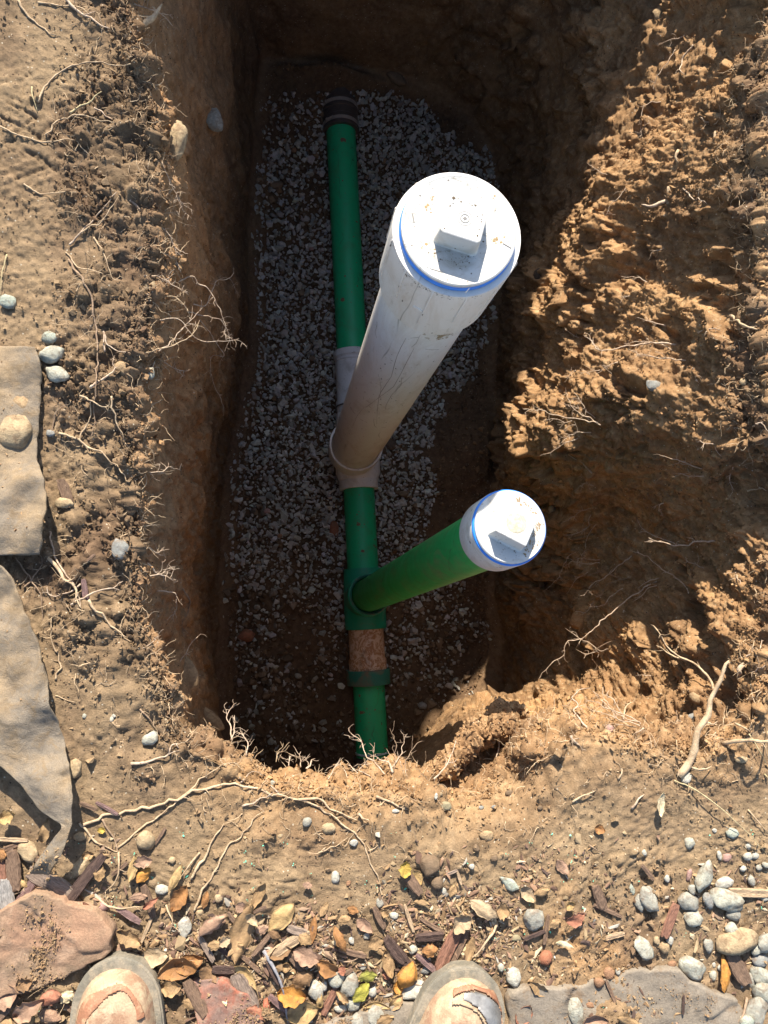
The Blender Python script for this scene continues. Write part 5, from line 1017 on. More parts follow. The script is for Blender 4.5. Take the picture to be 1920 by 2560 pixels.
# x, y, width px, height px, angle, colour, angularity, [own label]
SL = [(1620,2246,42,60,8,'pale grey',.7,'larger of two pale stones side by side right of the orange clay'), (1597,2256,25,46,10,'pale grey',.7,'smaller slim stone leaning against the larger pale one'), (1757,2190,38,78,-28,'chalky',.3,'tall oval chalky stone at the top of the right-hand cluster'),
 (1808,2206,44,27,15,'white',.4), (1811,2247,78,44,-20,'chalky',.25,'largest smooth oval stone in the right-hand cluster'), (1721,2254,58,42,-12,'pale grey',.6), (1732,2293,47,38,0,'chalky',.6), (1768,2251,25,38,20,'grey',.6), (1728,2222,22,26,0,'pale grey',.6),
 (1831,2283,34,30,0,'pale grey',.6), (1825,2320,30,26,30,'chalky',.5), (1836,2352,102,58,10,'sandy',.15,'big smooth tan cobble below the cluster of pale stones'), (1770,2363,24,30,0,'pale grey',.7), (1608,2370,56,38,-42,'chalky',.6), (1727,2415,62,44,-28,'chalky',.4),
 (1673,2350,18,22,0,'white',.6), (1658,2367,34,22,-35,'tan',.5), (1908,2355,42,54,-40,'pale grey',.5), (1890,2367,24,38,-30,'chalky',.5), (1897,2398,38,34,0,'grey',.5), (1900,2436,56,38,-30,'chalky',.5), (1877,2449,20,42,20,'pale grey',.7),
 (1906,2480,44,52,20,'chalky',.4), (1888,2524,46,72,-35,'pale grey',.3), (1862,2550,34,30,0,'grey-green',.4), (1436,2530,36,74,8,'chalky',.8,'tall pointed chalky stone standing at the edge of the orange clay'), (1722,2108,24,28,0,'chalky',.6),
 (1826,2082,34,24,-12,'grey-green',.5), (1713,1941,28,32,0,'white',.9,'rough white rock lying against the end of the thick root'), (1870,2114,14,14,0,'white',.4), (1610,2131,12,14,0,'white',.5), (1797,2139,12,24,5,'white',.5), (1666,2196,14,18,0,'white',.7), (1856,2171,18,14,0,'white',.5),
 (1876,2201,18,28,10,'pale grey',.5), (1867,2140,22,18,0,'white',.5), (1885,2138,22,14,0,'white',.5), (1911,2246,18,12,0,'white',.5), (1897,2168,16,14,0,'pale grey',.6), (1914,2163,22,12,-15,'chalky',.8), (1781,2437,17,22,0,'chalky',.5), (1544,2427,12,18,0,'white',.5),
 (1579,2222,14,30,10,'grey-green',.8), (1688,2424,14,18,0,'pale grey',.5), (1742,2491,18,12,-20,'white',.5), (1713,2491,16,12,0,'white',.5), (1799,2418,12,14,0,'white',.4), (1784,2412,9,12,0,'white',.4),
 (1274,2208,58,30,-32,'grey-green',.8,'flat grey-green stone above the crumpled tan leaf'), (1333,2293,50,52,20,'pale grey',.6,'grey stone with a tan patch, below the flat grey-green one'), (1283,2441,36,44,0,'white',.5,'rounded white stone right beside the right boot toe'),
 (1030,2473,66,40,15,'white',.6,'broad white stone just left of the right boot'), (1063,2422,28,24,20,'grey',.7), (1030,2373,25,22,0,'chalky',.6), (985,2288,24,16,-8,'white',.4), (1179,2166,14,13,0,'white',.6), (1110,2226,14,20,0,'white',.7), (1074,2161,50,52,10,'brown',.6,'brown angular stone half sunk in the soil beside the yellow leaf'),
 (1093,2203,34,34,0,'brown',.5), (1290,2344,24,18,15,'greenish tan',.7), (1251,2417,16,20,0,'chalky',.4), (1361,2392,36,32,0,'rust red',.5,'small chip of red brick right of the right boot'), (1215,2087,38,26,-18,'tan',.8), (988,2027,22,10,5,'white',.6), (1113,2014,32,22,-10,'greenish tan',.6),
 (1090,1991,9,17,-10,'white',.6), (1203,2019,14,10,0,'grey',.5), (1236,2018,14,10,0,'grey',.5), (838,2190,22,34,-10,'white',.6), (948,2256,20,26,0,'pale grey',.6), (462,2318,32,52,-5,'white',.5,'smooth white stone between the left boot and the large tan leaf'), (838,2445,44,40,0,'chalky',.5),
 (871,2461,44,62,-20,'pale grey',.5,'large oval pale stone left of the yellow-green leaf'), (791,2478,36,56,15,'white',.7), (810,2463,16,26,0,'white',.5), (850,2519,32,18,-8,'white',.5), (881,2509,36,34,0,'chalky',.6), (931,2478,22,26,-15,'white',.5), (937,2537,42,46,10,'pale grey',.7), (896,2553,44,42,20,'pale grey',.6),
 (879,2350,14,20,20,'white',.6), (917,2340,16,16,0,'white',.6), (907,2415,16,16,0,'white',.6), (546,2244,20,22,0,'sandy',.5), (871,2208,13,15,0,'orange',.6), (768,2053,26,24,20,'pale grey',.9), (821,2070,36,28,10,'sandy',.3,'round sandy pebble touching the long root across the ground'), (884,2106,22,18,0,'white',.6),
 (594,1939,22,9,0,'sandy',.6), (682,1957,12,12,0,'chalky',.6), (377,1845,44,36,20,'chalky',.4,'round chalky stone with a dark pit near the rim corner'), (276,1799,17,13,30,'white',.6), (211,1790,11,12,0,'chalky',.5), (284,1790,12,11,0,'white',.5), (365,2100,44,44,0,'sandy',.4), (130,1917,24,46,15,'orange',.5,'orange-brown pebble lying on the lower fabric flap'),
 (190,1920,30,46,5,'sandy',.4), (112,1863,22,28,-30,'sandy',.7), (202,2089,30,24,0,'tan',.4), (208,2161,32,66,-38,'sandy',.5,'long crumbly sandy stone between the mulch chips and fabric tail'), (72,2128,44,52,10,'sandy',.5), (404,2223,36,24,-5,'white',.7), (21,755,38,38,0,'grey-green',.8,'rough grey-green stone at the left edge above the rubble pair'),
 (127,846,40,34,0,'grey-green',.8), (131,890,62,44,18,'chalky',.6,'upper grey-green rubble stone of the pair beside the fabric'), (143,939,62,42,-18,'chalky',.5,'lower round-ended rubble stone of the pair beside the fabric'), (44,1080,78,98,5,'sandy',.2,'tan sandstone cobble resting on the fabric at left'),
 (55,1012,56,40,-20,'tan',.4), (162,1259,46,30,-8,'sandy',.3), (306,922,38,48,10,'tan',.4), (375,934,20,32,-10,'chalky',.3), (375,718,28,36,-35,'sandy',.7), (438,352,44,96,-8,'sandy',.3,'pale flat stone set in the left pit wall'), (535,300,40,62,20,'pale grey',.8,'pale grey stone jutting from the left wall near the top'),
 (302,1373,42,56,15,'grey',.3,'grey stone sunk in the left bank'), (126,1083,24,20,0,'grey',.6), (1650,38,28,34,0,'tan',.4), (1637,966,48,32,-20,'grey',.5), (1861,953,22,20,0,'sandy',.4), (1345,688,28,34,0,'dark',.3), (1379,1272,18,24,0,'tan',.4), (1355,1460,20,30,0,'dark',.4),
 (465,1690,58,100,12,'tan',.7,'flat tan stone slab sticking out at the near left rim corner'), (520,1800,40,90,45,'tan',.7), (1265,1790,60,66,0,'dark',.3), (1730,1795,30,24,0,'grey',.5), (1740,1745,36,22,-30,'tan',.5), (1523,1825,22,22,0,'pink',.4), (1815,2143,24,18,0,'pink',.6), (1722,2185,14,34,-15,'pink',.6),
 (1680,2410,22,14,0,'orange',.5), (1520,2430,26,30,20,'orange',.6), (1495,2455,30,24,-20,'orange',.6), (1472,2510,26,14,-20,'orange',.5), (1350,2530,18,24,0,'sandy',.6), (1332,2515,12,14,0,'sandy',.6), (430,2150,18,16,0,'sandy',.5), (283,2325,18,22,0,'pink',.5), (345,2250,16,14,0,'pink',.5), (256,2265,30,22,-20,'pink',.5),
 (300,2390,24,18,0,'sandy',.5), (500,2280,18,14,0,'sandy',.5), (1100,1985,14,10,0,'sandy',.5), (1275,1984,22,16,0,'brown',.5), (1350,2020,14,12,0,'brown',.5), (1785,2075,12,12,0,'white',.5), (1852,1898,34,18,0,'sandy',.5), (1640,2350,14,18,0,'sandy',.5),
 (1235,2145,18,16,0,'brown',.5), (1190,2120,16,20,20,'brown',.5), (700,2090,12,10,0,'sandy',.5), (450,1742,14,10,0,'sandy',.5)]
def stone(x_, y_, wp, hp, ang, col, an_, lab=None, i=0, raise_=.2):
    p, n_ = S(x_, y_, 0, True); dcam = (p-Vector((0, 0, CAMH))).length*.97; m_ = dcam/FPX
    sx, sy = wp*m_, hp*m_; sz_ = min(sx, sy)*(.72 if an_ < .6 else .6)
    o = link('stone', stone_mesh('stone', sx, sy, sz_, CH[col], 50+i, an_, 3 if max(wp, hp) > 44 else 2)); up = n_ if abs(n_.z) < .5 else Vector((0, 0, 1))
    o.location = p + up*sz_*raise_; o.rotation_euler = (random.uniform(-.12, .12), random.uniform(-.12, .12), math.radians(ang))
    if abs(n_.z) < .5: o.location = p + n_*sz_*.15
    mx = max(wp, hp); szw = 'large' if mx > 54 else 'medium' if mx > 32 else 'small' if mx > 18 else 'tiny'
    shp = 'angular' if an_ > .55 else 'rounded'
    if mx <= 18: lb = label(f'tiny {col} pebble', x_, y_)
    else: lb = lab or label(f'{szw} {col} {shp} stone', x_, y_)
    USED[lb] = 1
    tag(o, lb, 'stone', 'loose stones lying round the pit'); return o
for i, s_ in enumerate(SL):
    a = list(s_); lab = a[7] if len(a) > 7 else None; stone(*a[:7], lab=lab, i=i)
# cobbles on the pit floor
for i, (x_, y_, wp, hp, ang, col) in enumerate([(836,1323,26,46,5,'rust red'), (1025,1036,28,30,0,'dark'), (976,1112,36,36,0,'dark'), (668,1278,22,16,0,'pink'), (615,1590,44,36,0,'rust red'), (690,465,44,24,15,'brown'), (985,228,60,30,-30,'brown'), (735,378,14,14,0,'orange'), (778,620,14,12,0,'pink'), (1010,1235,26,18,0,'brown'),
        (700,1340,14,12,0,'orange'), (1440,1110,10,10,0,'dark'), (1040,1265,20,16,0,'brown'), (1325,960,30,40,0,'dark'), (1240,700,26,30,0,'brown'), (1050,1760,24,20,0,'grey'), (650,1755,16,16,0,'grey'), (745,1690,18,14,0,'pale grey'), (1280,1130,34,34,0,'dark')]):
    X_ = un(x_, y_, 2.67); m_ = 2.67/FPX; o = link('stone', stone_mesh('stone', wp*m_, hp*m_, min(wp, hp)*m_*.7, CH[col], 900+i, .35, 2)); zf = float(floor_z(np.array([X_.x]), np.array([X_.y]))[0])
    o.location = (X_.x, X_.y, zf+.012) ; o.rotation_euler.z = math.radians(ang)
    tag(o, label(f'{col} pit-floor cobble', x_, y_), 'stone', 'cobbles on the pit floor')
# ------------------------------------------------------------------ leaves
def leaf_mesh(L, W, col, seed, curl=.5, ragged=.3, tip=.5):
    r = np.random.default_rng(seed); nu, nv = 15, 9; V = np.zeros((nu, nv, 3)); C_ = np.zeros((nu, nv, 3)); ph = r.uniform(0, 6, 6)
    cu, cv = curl*r.uniform(-1.1, 1.1), curl*r.uniform(.4, 1.3)*r.choice((-1, 1))
    for i in range(nu):
        t = i/(nu-1); w_ = W/2*(math.sin(math.pi*min(1, t**(.75+.4*tip)))**.75+.03)
        for j in range(nv):
            s_ = (j/(nv-1))*2-1; e = 1+ragged*.25*math.sin(7*t*3+ph[0]+s_*2)*abs(s_)+ragged*.12*math.sin(31*t+ph[1])*abs(s_)**3
            x_ = (t-.5)*L; y_ = s_*w_*e; z_ = cv*W*.35*s_*s_ + cu*L*.35*(2*t-1)**2 + .04*W*math.sin(9*t+ph[2]+s_*3) - .05*W*math.exp(-(s_*5)**2)
            z_ += .03*W*abs(math.sin(t*22+abs(s_)*3))*(1-abs(s_)); V[i, j] = (x_, y_, z_)
            C_[i, j] = np.array(col)*.86*(1+.18*math.sin(5*t+ph[3]+3*s_)+.15*math.exp(-(s_*6)**2) - (.35 if r.random() < .05 else 0))
    V[:, :, 2] -= V[:, :, 2].min(); i_ = np.arange(nu*nv).reshape(nu, nv); Fq = np.stack([i_[:-1, :-1], i_[:-1, 1:], i_[1:, 1:], i_[1:, :-1]], 2).reshape(-1, 4); V = V.reshape(-1, 3)
    # thickness
    n0 = len(V); V2 = V - np.array([0, 0, .0006]); Vt = np.concatenate([V, V2]); Fb = Fq[:, ::-1]+n0
    ring = list(i_[0, :]) + list(i_[1:, -1]) + list(i_[-1, -2::-1]) + list(i_[-2:0:-1, 0]); Fs = np.array([[ring[k], ring[(k+1) % len(ring)], ring[(k+1) % len(ring)]+n0, ring[k]+n0] for k in range(len(ring))])
    # stalk
    return mesh_np('leaf', Vt, np.concatenate([Fq, Fb, Fs]), LEAF, True, None, np.concatenate([C_.reshape(-1, 3)]*2))
LEAF = mat_col('dry_leaf', .65, 110, (.6, 1.25), .0012, 500, .25, .4)
LC = {'tan': (.36, .23, .115), 'yellow-tan': (.43, .29, .13), 'pale': (.46, .34, .21), 'pinkish': (.34, .21, .14), 'orange-brown': (.33, .16, .06), 'brown': (.24, .14, .07), 'bright yellow': (.42, .29, .06), 'yellow-green': (.38, .35, .06), 'olive': (.26, .25, .05), 'orange': (.50, .23, .05), 'reddish': (.36, .15, .09), 'cream': (.66, .54, .34)}
LL = [(607,2322,135,52,75,'tan',.3,'large tan leaf with holes lying in the middle foreground'), (649,2229,68,22,62,'tan',.5), (533,2302,72,30,35,'pinkish',.9), (705,2289,78,42,45,'yellow-tan',.7), (616,2427,72,22,-48,'yellow-tan',.5), (765,2379,62,38,-20,'pinkish',.6), (821,2408,56,34,-25,'orange-brown',.8,'curled orange-brown leaf above the white stone group'),
 (755,2442,52,36,30,'brown',.7), (728,2475,64,40,-12,'orange',.6,'glossy orange leaf crossed by the curved grey twig'), (755,2524,72,46,14,'yellow-tan',.5), (901,2473,50,30,48,'yellow-green',.4,'bright yellow-green leaf among the white stones'), (917,2432,42,24,10,'olive',.6), (911,2309,46,26,-38,'pinkish',.7), (937,2349,38,32,30,'tan',.3),
 (848,2339,64,20,-65,'orange-brown',.6), (941,2508,60,14,-5,'yellow-tan',.5), (967,2402,62,26,-76,'tan',.5), (556,2465,60,17,-70,'cream',.6), (477,2402,66,38,20,'orange-brown',.8), (452,2238,62,34,60,'orange-brown',.9), (656,2315,30,20,20,'pinkish',.5), (782,2322,62,18,82,'orange-brown',.6), (762,2342,36,24,-40,'tan',.5),
 (768,2206,24,14,-15,'pinkish',.4), (994,2465,24,24,0,'orange',.8), (987,2495,42,24,45,'tan',.6), (1010,2167,36,28,80,'bright yellow',.4,'small yellow leaf tucked beside the brown angular stone'), (1040,2190,38,26,-60,'yellow-tan',.5), (1206,2267,76,32,-33,'pale',.6,'crumpled pale tan leaf below the flat grey-green stone'),
 (1147,2294,52,40,40,'pale',.7), (1315,2230,48,28,-45,'pale',.6), (1348,2223,36,22,15,'tan',.7), (1429,2285,46,28,20,'reddish',.6), (1402,2164,42,24,-50,'pinkish',.4), (1052,2252,36,14,-10,'tan',.7), (1071,2366,36,26,10,'orange-brown',.7), (1016,2430,58,44,60,'orange',.7), (989,2496,38,26,50,'yellow-tan',.5),
 (1083,2438,42,22,35,'orange-brown',.6), (971,2399,62,26,-82,'tan',.5), (1173,2366,62,20,76,'tan',.5), (1402,2351,42,12,-15,'cream',.8), (1306,2529,50,34,60,'reddish',.6), (1342,2460,54,24,-38,'tan',.7), (1251,2267,30,36,0,'tan',.6), (449,2408,84,48,10,'orange-brown',.7,'broad orange-tan leaf right of the left boot toe'),
 (392,2381,58,38,0,'pale',.7), (328,2333,62,30,-30,'tan',.7), (313,2366,42,26,10,'pinkish',.7), (431,2457,46,34,0,'tan',.6), (84,2505,68,34,30,'pinkish',.7), (130,2490,52,30,20,'reddish',.6), (21,2481,52,48,10,'pinkish',.5), (69,2547,52,36,70,'yellow-tan',.7), (127,2535,48,30,-20,'pinkish',.7), (172,2484,30,24,40,'cream',.6),
 (69,2445,32,28,10,'brown',.6), (223,2273,48,14,-62,'reddish',.7), (335,2166,58,20,80,'yellow-tan',.6), (362,2146,44,26,10,'pinkish',.8), (360,2185,40,26,45,'orange',.9,'glossy orange seed pod leaf above the left boot'), (440,2191,62,20,65,'yellow-tan',.7), (1643,2004,56,18,85,'cream',.5), (1494,2070,26,22,-20,'orange-brown',.6),
 (1801,2427,72,22,86,'orange',.4,'long yellow-orange leaf below the big tan cobble'), (1566,2546,72,22,-32,'tan',.6), (1475,2546,62,34,10,'pinkish',.6), (1419,2257,24,18,40,'yellow-tan',.6), (30,2035,38,28,20,'yellow-tan',.7), (256,2074,18,14,0,'bright yellow',.4), (118,2071,52,22,80,'tan',.7), (10,2131,26,26,0,'orange-brown',.6), (223,2134,26,20,10,'tan',.6),
 (700,2375,50,26,15,'brown',.6), (640,2520,44,28,-30,'reddish',.6), (590,2370,40,22,30,'tan',.6), (520,2430,46,28,-40,'brown',.7), (860,2290,30,20,10,'tan',.7), (810,2270,34,16,60,'tan',.7), (880,2270,28,18,-20,'orange-brown',.6), (1100,2480,30,22,0,'tan',.6) if False else (960,2540,40,26,20,'tan',.6), (1130,2225,30,18,70,'tan',.6), (480,2500,36,26,-20,'tan',.6), (1380,2300,30,20,30,'tan',.7), (10,2560,50,40,0,'tan',.6)]
_r = random.Random(12)
for _ in range(34):
    x_ = _r.choice([_r.uniform(20, 1000), _r.uniform(400, 1250)]); y_ = _r.uniform(2230, 2550) if x_ > 300 else _r.uniform(2090, 2240)
    if min((x_-q_[0])**2+(y_-q_[1])**2 for q_ in LL) < 26**2 or (120 < x_ < 430 and y_ > 2350) or (980 < x_ < 1310 and y_ > 2380) or (470 < x_ < 660 and y_ > 2430): continue
    LL.append((x_, y_, _r.uniform(20, 44), _r.uniform(12, 24), _r.uniform(-90, 90), _r.choice(['tan', 'pale', 'brown', 'pinkish', 'orange-brown', 'reddish', 'yellow-tan', 'tan']), _r.uniform(.3, .95)))
for i, s_ in enumerate(LL):
    x_, y_, L, W, an, c_, cu = s_[:7]; p, n_ = S(x_, y_, 0, True); m_ = (p-Vector((0, 0, CAMH))).length*.97/FPX
    o = link('leaf', leaf_mesh(L*m_, W*m_, LC[c_], 60+i, cu, .25+.35*(i % 3)/2, .3+.3*(i % 2))); o.location = p + Vector((0, 0, .0035 + .004*(i % 3))); o.rotation_euler = (random.uniform(-.2, .2), random.uniform(-.16, .16), math.radians(an))
    szw = 'large' if L > 64 else 'small' if L < 38 else ''
    lb = s_[7] if len(s_) > 7 else label(f"{szw} {'curled' if cu > .6 else 'dry'} {c_} leaf".strip(), x_, y_)
    tag(o, lb, 'leaf', 'fallen dry leaves')
# ------------------------------------------------------------------ wood chips
BARK = Nt('mulch_wood'); co = BARK.coord('Object', (14, 90, 60)); f_ = BARK.noise(9, 6, .7, co, .4); c = BARK.mix(1., BARK.attr('col', 'Color'), BARK.ramp(f_, [(.3, .45), (.5, .95), (.7, 1.5)]), 'MULTIPLY'); BARK = BARK.out(c, .85, BARK.bump(f_, .0022, 1.))
def chip_mesh(L, W, T, col, seed):
    r = np.random.default_rng(seed); nu, nv = 12, 12; V = []; 
    for i in range(nu):
        t = i/(nu-1); w_ = W/2*(1-.35*abs(2*t-1)**3)*(1+r.normal()*.04); yo = W*.08*math.sin(3*t+seed)
        for j in range(nv):
            a = 2*math.pi*j/nv; ca, sa_ = math.cos(a), math.sin(a); e = lambda q: math.copysign(abs(q)**.55, q)
            V.append(((t-.5)*L + (r.normal()*.02*L if i in (0, nu-1) else 0), yo+w_*e(ca), T/2*e(sa_)*(1+r.normal()*.06) + .12*T*math.sin(a*5+seed)))
    Fq = [(i*nv+k, i*nv+(k+1) % nv, (i+1)*nv+(k+1) % nv, (i+1)*nv+k) for i in range(nu-1) for k in range(nv)]
    Fq += [(0, k, k+1, k+1) for k in ()]
    me = bpy.data.meshes.new('wood_chip'); me.from_pydata(V, [], Fq + [tuple(range(nv))[::-1], tuple(range((nu-1)*nv, nu*nv))]); me.materials.append(BARK)
    at = me.attributes.new('col', 'FLOAT_COLOR', 'POINT'); at.data.foreach_set('color', np.tile([*col, 1.], len(V)).astype(np.float32)); return me
KC = {'grey-brown': (.24, .18, .14), 'dark brown': (.085, .055, .045), 'brown': (.17, .11, .075), 'purple-brown': (.19, .12, .11), 'red-brown': (.24, .12, .08), 'tan': (.38, .27, .17), 'grey': (.27, .25, .23)}
KL = [(130,2203,108,38,-32,'grey-brown','large fibrous grey-brown wood chip above the reddish flagstone'), (214,2197,134,26,52,'dark brown','long dark wood splinter leaning across the fibrous chip'), (142,2240,72,12,-8,'purple-brown'), (40,2170,82,30,-76,'brown'), (10,2182,62,24,-82,'red-brown'), (27,2250,92,32,-80,'grey'), (66,2231,92,22,55,'purple-brown'),
 (18,2310,42,16,25,'purple-brown'), (372,2249,74,18,-70,'brown'), (324,2283,60,14,-30,'purple-brown'), (368,2320,60,8,70,'tan'), (33,2426,102,15,-86,'brown'), (107,2370,26,5,68,'dark brown'), (491,2487,82,26,-62,'brown'), (268,2020,56,9,-30,'purple-brown'), (223,2013,40,10,-20,'brown'), (401,2089,42,8,60,'brown'), (30,2095,72,10,-5,'tan'), (36,2112,60,12,20,'brown'),
 (612,2472,84,36,-64,'grey-brown','flat grey-brown wood chip above the dark red flagstone'), (825,2498,62,16,60,'red-brown'), (715,2359,112,22,30,'tan','stringy tan wood shred in the middle foreground litter'), (629,2408,82,10,-40,'brown'), (987,2369,68,25,-50,'dark brown'), (881,2379,62,14,-18,'brown'), (656,2355,62,12,46,'brown'), (516,2369,62,14,-60,'grey-brown'), (559,2372,60,12,-35,'dark brown'),
 (695,2505,52,14,-40,'purple-brown'), (947,2289,52,16,-60,'brown'), (742,2322,46,20,-20,'grey-brown'), (1028,2200,64,25,-58,'brown'), (995,2382,92,24,-54,'dark brown','dark tapering wood chip left of the white stone'), (1117,2369,94,30,62,'red-brown','broad red-brown wood chip touching the right boot welt'), (1143,2370,82,18,62,'brown'), (1071,2336,62,20,5,'dark brown'),
 (1080,2312,62,10,-30,'brown'), (1021,2291,62,9,-72,'tan'), (1158,2303,82,10,36,'brown'), (1065,2405,62,14,-42,'purple-brown'), (1364,2321,60,10,80,'brown'), (1333,2333,50,9,20,'dark brown'), (1128,2179,28,8,20,'grey-brown'), (1146,2191,32,7,-75,'tan'), (1494,2239,54,24,-75,'brown'), (1516,2273,68,10,-25,'brown'), (1535,2337,44,11,10,'tan'),
 (1525,2480,60,8,-66,'brown'), (1839,2411,74,34,-60,'brown'), (1870,2226,104,20,-7,'tan','flat tan wooden stake end at the right edge beside the pale stones'), (1670,2298,72,24,60,'red-brown'), (1704,2508,38,6,86,'dark brown'), (1616,2179,42,11,-50,'brown'), (580,2290,30,10,-50,'brown'), (680,2420,70,14,-60,'dark brown'), (740,2400,54,16,-50,'brown'), (560,2420,50,20,-10,'dark brown'),
 (230,1395,26,8,40,'brown'), (165,1235,70,26,-70,'brown'), (215,1480,60,14,-80,'purple-brown'), (60,1700,6,6,0,'brown') if False else (300,2170,40,10,40,'brown'), (95,2140,50,12,-60,'brown'), (20,2140,40,10,60,'grey-brown'), (650,2270,30,10,20,'brown'), (120,1960,6,6,0,'brown') if False else (800,2410,44,12,-30,'brown'), (860,2430,40,10,30,'brown'), (20,2520,60,16,50,'brown'), (190,2520,52,14,-30,'brown')]
for i, s_ in enumerate(KL):
    x_, y_, L, W, an, c_ = s_[:6]; p = S(x_, y_); m_ = (p-Vector((0, 0, CAMH))).length*.97/FPX; T = max(.0022, min(W*m_*.4, .008))
    o = link('wood_chip', chip_mesh(L*m_, W*m_, T, KC[c_], 30+i)); o.location = p + Vector((0, 0, T*.6+.002+.003*(i % 2))); o.rotation_euler = (random.uniform(-.2, .2), random.uniform(-.07, .07), math.radians(an))
    lb = s_[6] if len(s_) > 6 else label(f"{'long ' if L > 70 else 'short ' if L < 45 else ''}{c_} {'splinter' if W < L*.2 else 'wood chip'}", x_, y_); tag(o, lb, 'wood chip', 'mulch chips on the ground')
# ------------------------------------------------------------------ flagstones and pavers
def slab(name, poly, top_z, th, mat, lab, cat, tilt=(0, 0)):
    w_ = [un(x_, y_, CAMH-top_z) for x_, y_ in poly]; pts = []
    for i in range(len(w_)):
        a, b = w_[i], w_[(i+1) % len(w_)]; n_ = max(2, int((b-a).length/.004)); pts += [a.lerp(b, k/n_) for k in range(n_)]
    A = np.array([p[:2] for p in pts]); c_ = A.mean(0); n_ = len(A); A3 = np.c_[A, np.zeros(n_)]; j_ = fbm(A3, 30, 3)*.006+fbm(A3, 120, 2)*.0012; dd_ = (A-c_)/np.linalg.norm(A-c_, axis=1)[:, None]; A = A + dd_*j_[:, None]
    rings = []; K = 26
    for (s_, dz) in [(1.0, -th), (1.0, -.006), (.994, -.002), (.985, 0)]: rings.append(np.c_[c_+(A-c_)*s_, np.full(n_, dz)])
    for k in range(1, K): rings.append(np.c_[c_+(A-c_)*.985*(1-k/K)+0*A, np.zeros(n_)])
    V = np.concatenate(rings); q_ = V.copy(); q_[:, 2] = 0
    rel = (fbm(q_, 9, 4)*.006 + fbm(q_, 60, 3)*.0012)*(V[:, 2] > -.004); step = sstep(-.02, .02, fbm(q_, 7, 2, off=9.))*.0035*(V[:, 2] > -.004); V[:, 2] += rel + step + tilt[0]*(V[:, 0]-c_[0]) + tilt[1]*(V[:, 1]-c_[1]); V[:, :2] -= c_
    Fq = [(i*n_+k, i*n_+(k+1) % n_, (i+1)*n_+(k+1) % n_, (i+1)*n_+k) for i in range(len(rings)-1) for k in range(n_)]; Fq.append(tuple(range((len(rings)-1)*n_, len(rings)*n_)))
    me = bpy.data.meshes.new(name); me.from_pydata(V.tolist(), [], Fq); me.materials.append(mat); me.polygons.foreach_set('use_smooth', [True]*len(me.polygons)); o = link(name, me, None, (c_[0], c_[1], top_z)); tag(o, lab, cat); return o
def mat_slab(name, c1, c2, c3):
    s = Nt(name); co = s.coord(); a = s.noise(11, 5, .6, co, .3); b = s.noise(26, 5, .7, co); d_ = s.noise(330, 4, .75, co)
    c = s.mix(s.ramp(a, [(.42, 0.), (.58, 1.)]), c1, c2); c = s.mix(s.ramp(b, [(.52, 0.), (.64, .85)]), c, c3); c = s.mix(1., c, s.ramp(d_, [(.25, .7), (.75, 1.25)]), 'MULTIPLY')
    return s.out(c, .95, s.bump(d_, .0012, .8, s.bump(b, .003, .5)))
slab('flagstone', [(-140,2330),(-30,2290),(20,2262),(88,2226),(150,2246),(215,2262),(258,2290),(284,2330),(282,2372),(262,2398),(205,2426),(150,2452),(80,2482),(50,2492),(-60,2500),(-140,2500)], .020, .035, mat_slab('red_sandstone', (.30, .18, .115), (.23, .16, .105), (.36, .24, .16)), 'large reddish broken flagstone lying beside the left boot', 'flagstone', (0, .05))
slab('flagstone', [(476,2456),(520,2446),(570,2452),(600,2470),(632,2500),(652,2530),(660,2600),(640,2680),(500,2690),(495,2560)], .012, .03, mat_slab('dark_red_sandstone', (.20, .13, .105), (.30, .10, .06), (.27, .20, .15)), 'dark red flat flagstone at the bottom edge between the boots', 'flagstone')
slab('flagstone', [(654,2508),(668,2502),(682,2524),(676,2542),(662,2536)], .014, .012, mat_slab('red_chip', (.42, .13, .08), (.38, .12, .07), (.45, .18, .10)), 'small bright red stone flake beside the curved grey twig', 'stone flake')
slab('paver', [(1270,2478),(1310,2462),(1400,2466),(1470,2462),(1540,2444),(1620,2422),(1700,2424),(1730,2450),(1790,2480),(1850,2500),(1880,2560),(1900,2720),(1270,2720)], .004, .04, mat_slab('grey_concrete', (.19, .158, .122), (.22, .185, .145), (.18, .125, .08)), 'grey flat concrete paver partly buried right of the right boot', 'paver')
slab('paver', [(800,2562),(860,2548),(940,2530),(1010,2500),(1060,2520),(1100,2600),(1080,2720),(780,2720)], .004, .04, bpy.data.materials['grey_concrete'], 'edge of a grey paver under the right boot', 'paver')
# ------------------------------------------------------------------ landscape fabric
def mat_fabric():
    s = Nt('landscape_fabric'); co = s.coord(); a = s.noise(10, 6, .65, co, .3); b = s.noise(700, 3, .7, co)
    w_ = s.n('TexWave', wave_type='BANDS'); w_.inputs['Scale'].default_value = 260; w_.inputs['Distortion'].default_value = 2; s.l(co, w_.inputs['Vector'])
    c = s.mix(s.ramp(a, [(.45, 0.), (.62, .9)]), (.21, .175, .135), (.32, .235, .145)); c = s.mix(1., c, s.ramp(b, [(.25, .7), (.75, 1.25)]), 'MULTIPLY')
    g_ = s.noise(45, 6, .75, co, .4); c = s.mix(s.ramp(g_, [(.5, 0.), (.66, .8)]), c, (.22, .155, .09))
    return s.out(c, .95, s.bump(b, .0016, .9, s.bump(g_, .004, .7, s.bump(w_.outputs['Fac'], .0004, .5))))
FAB = mat_fabric()
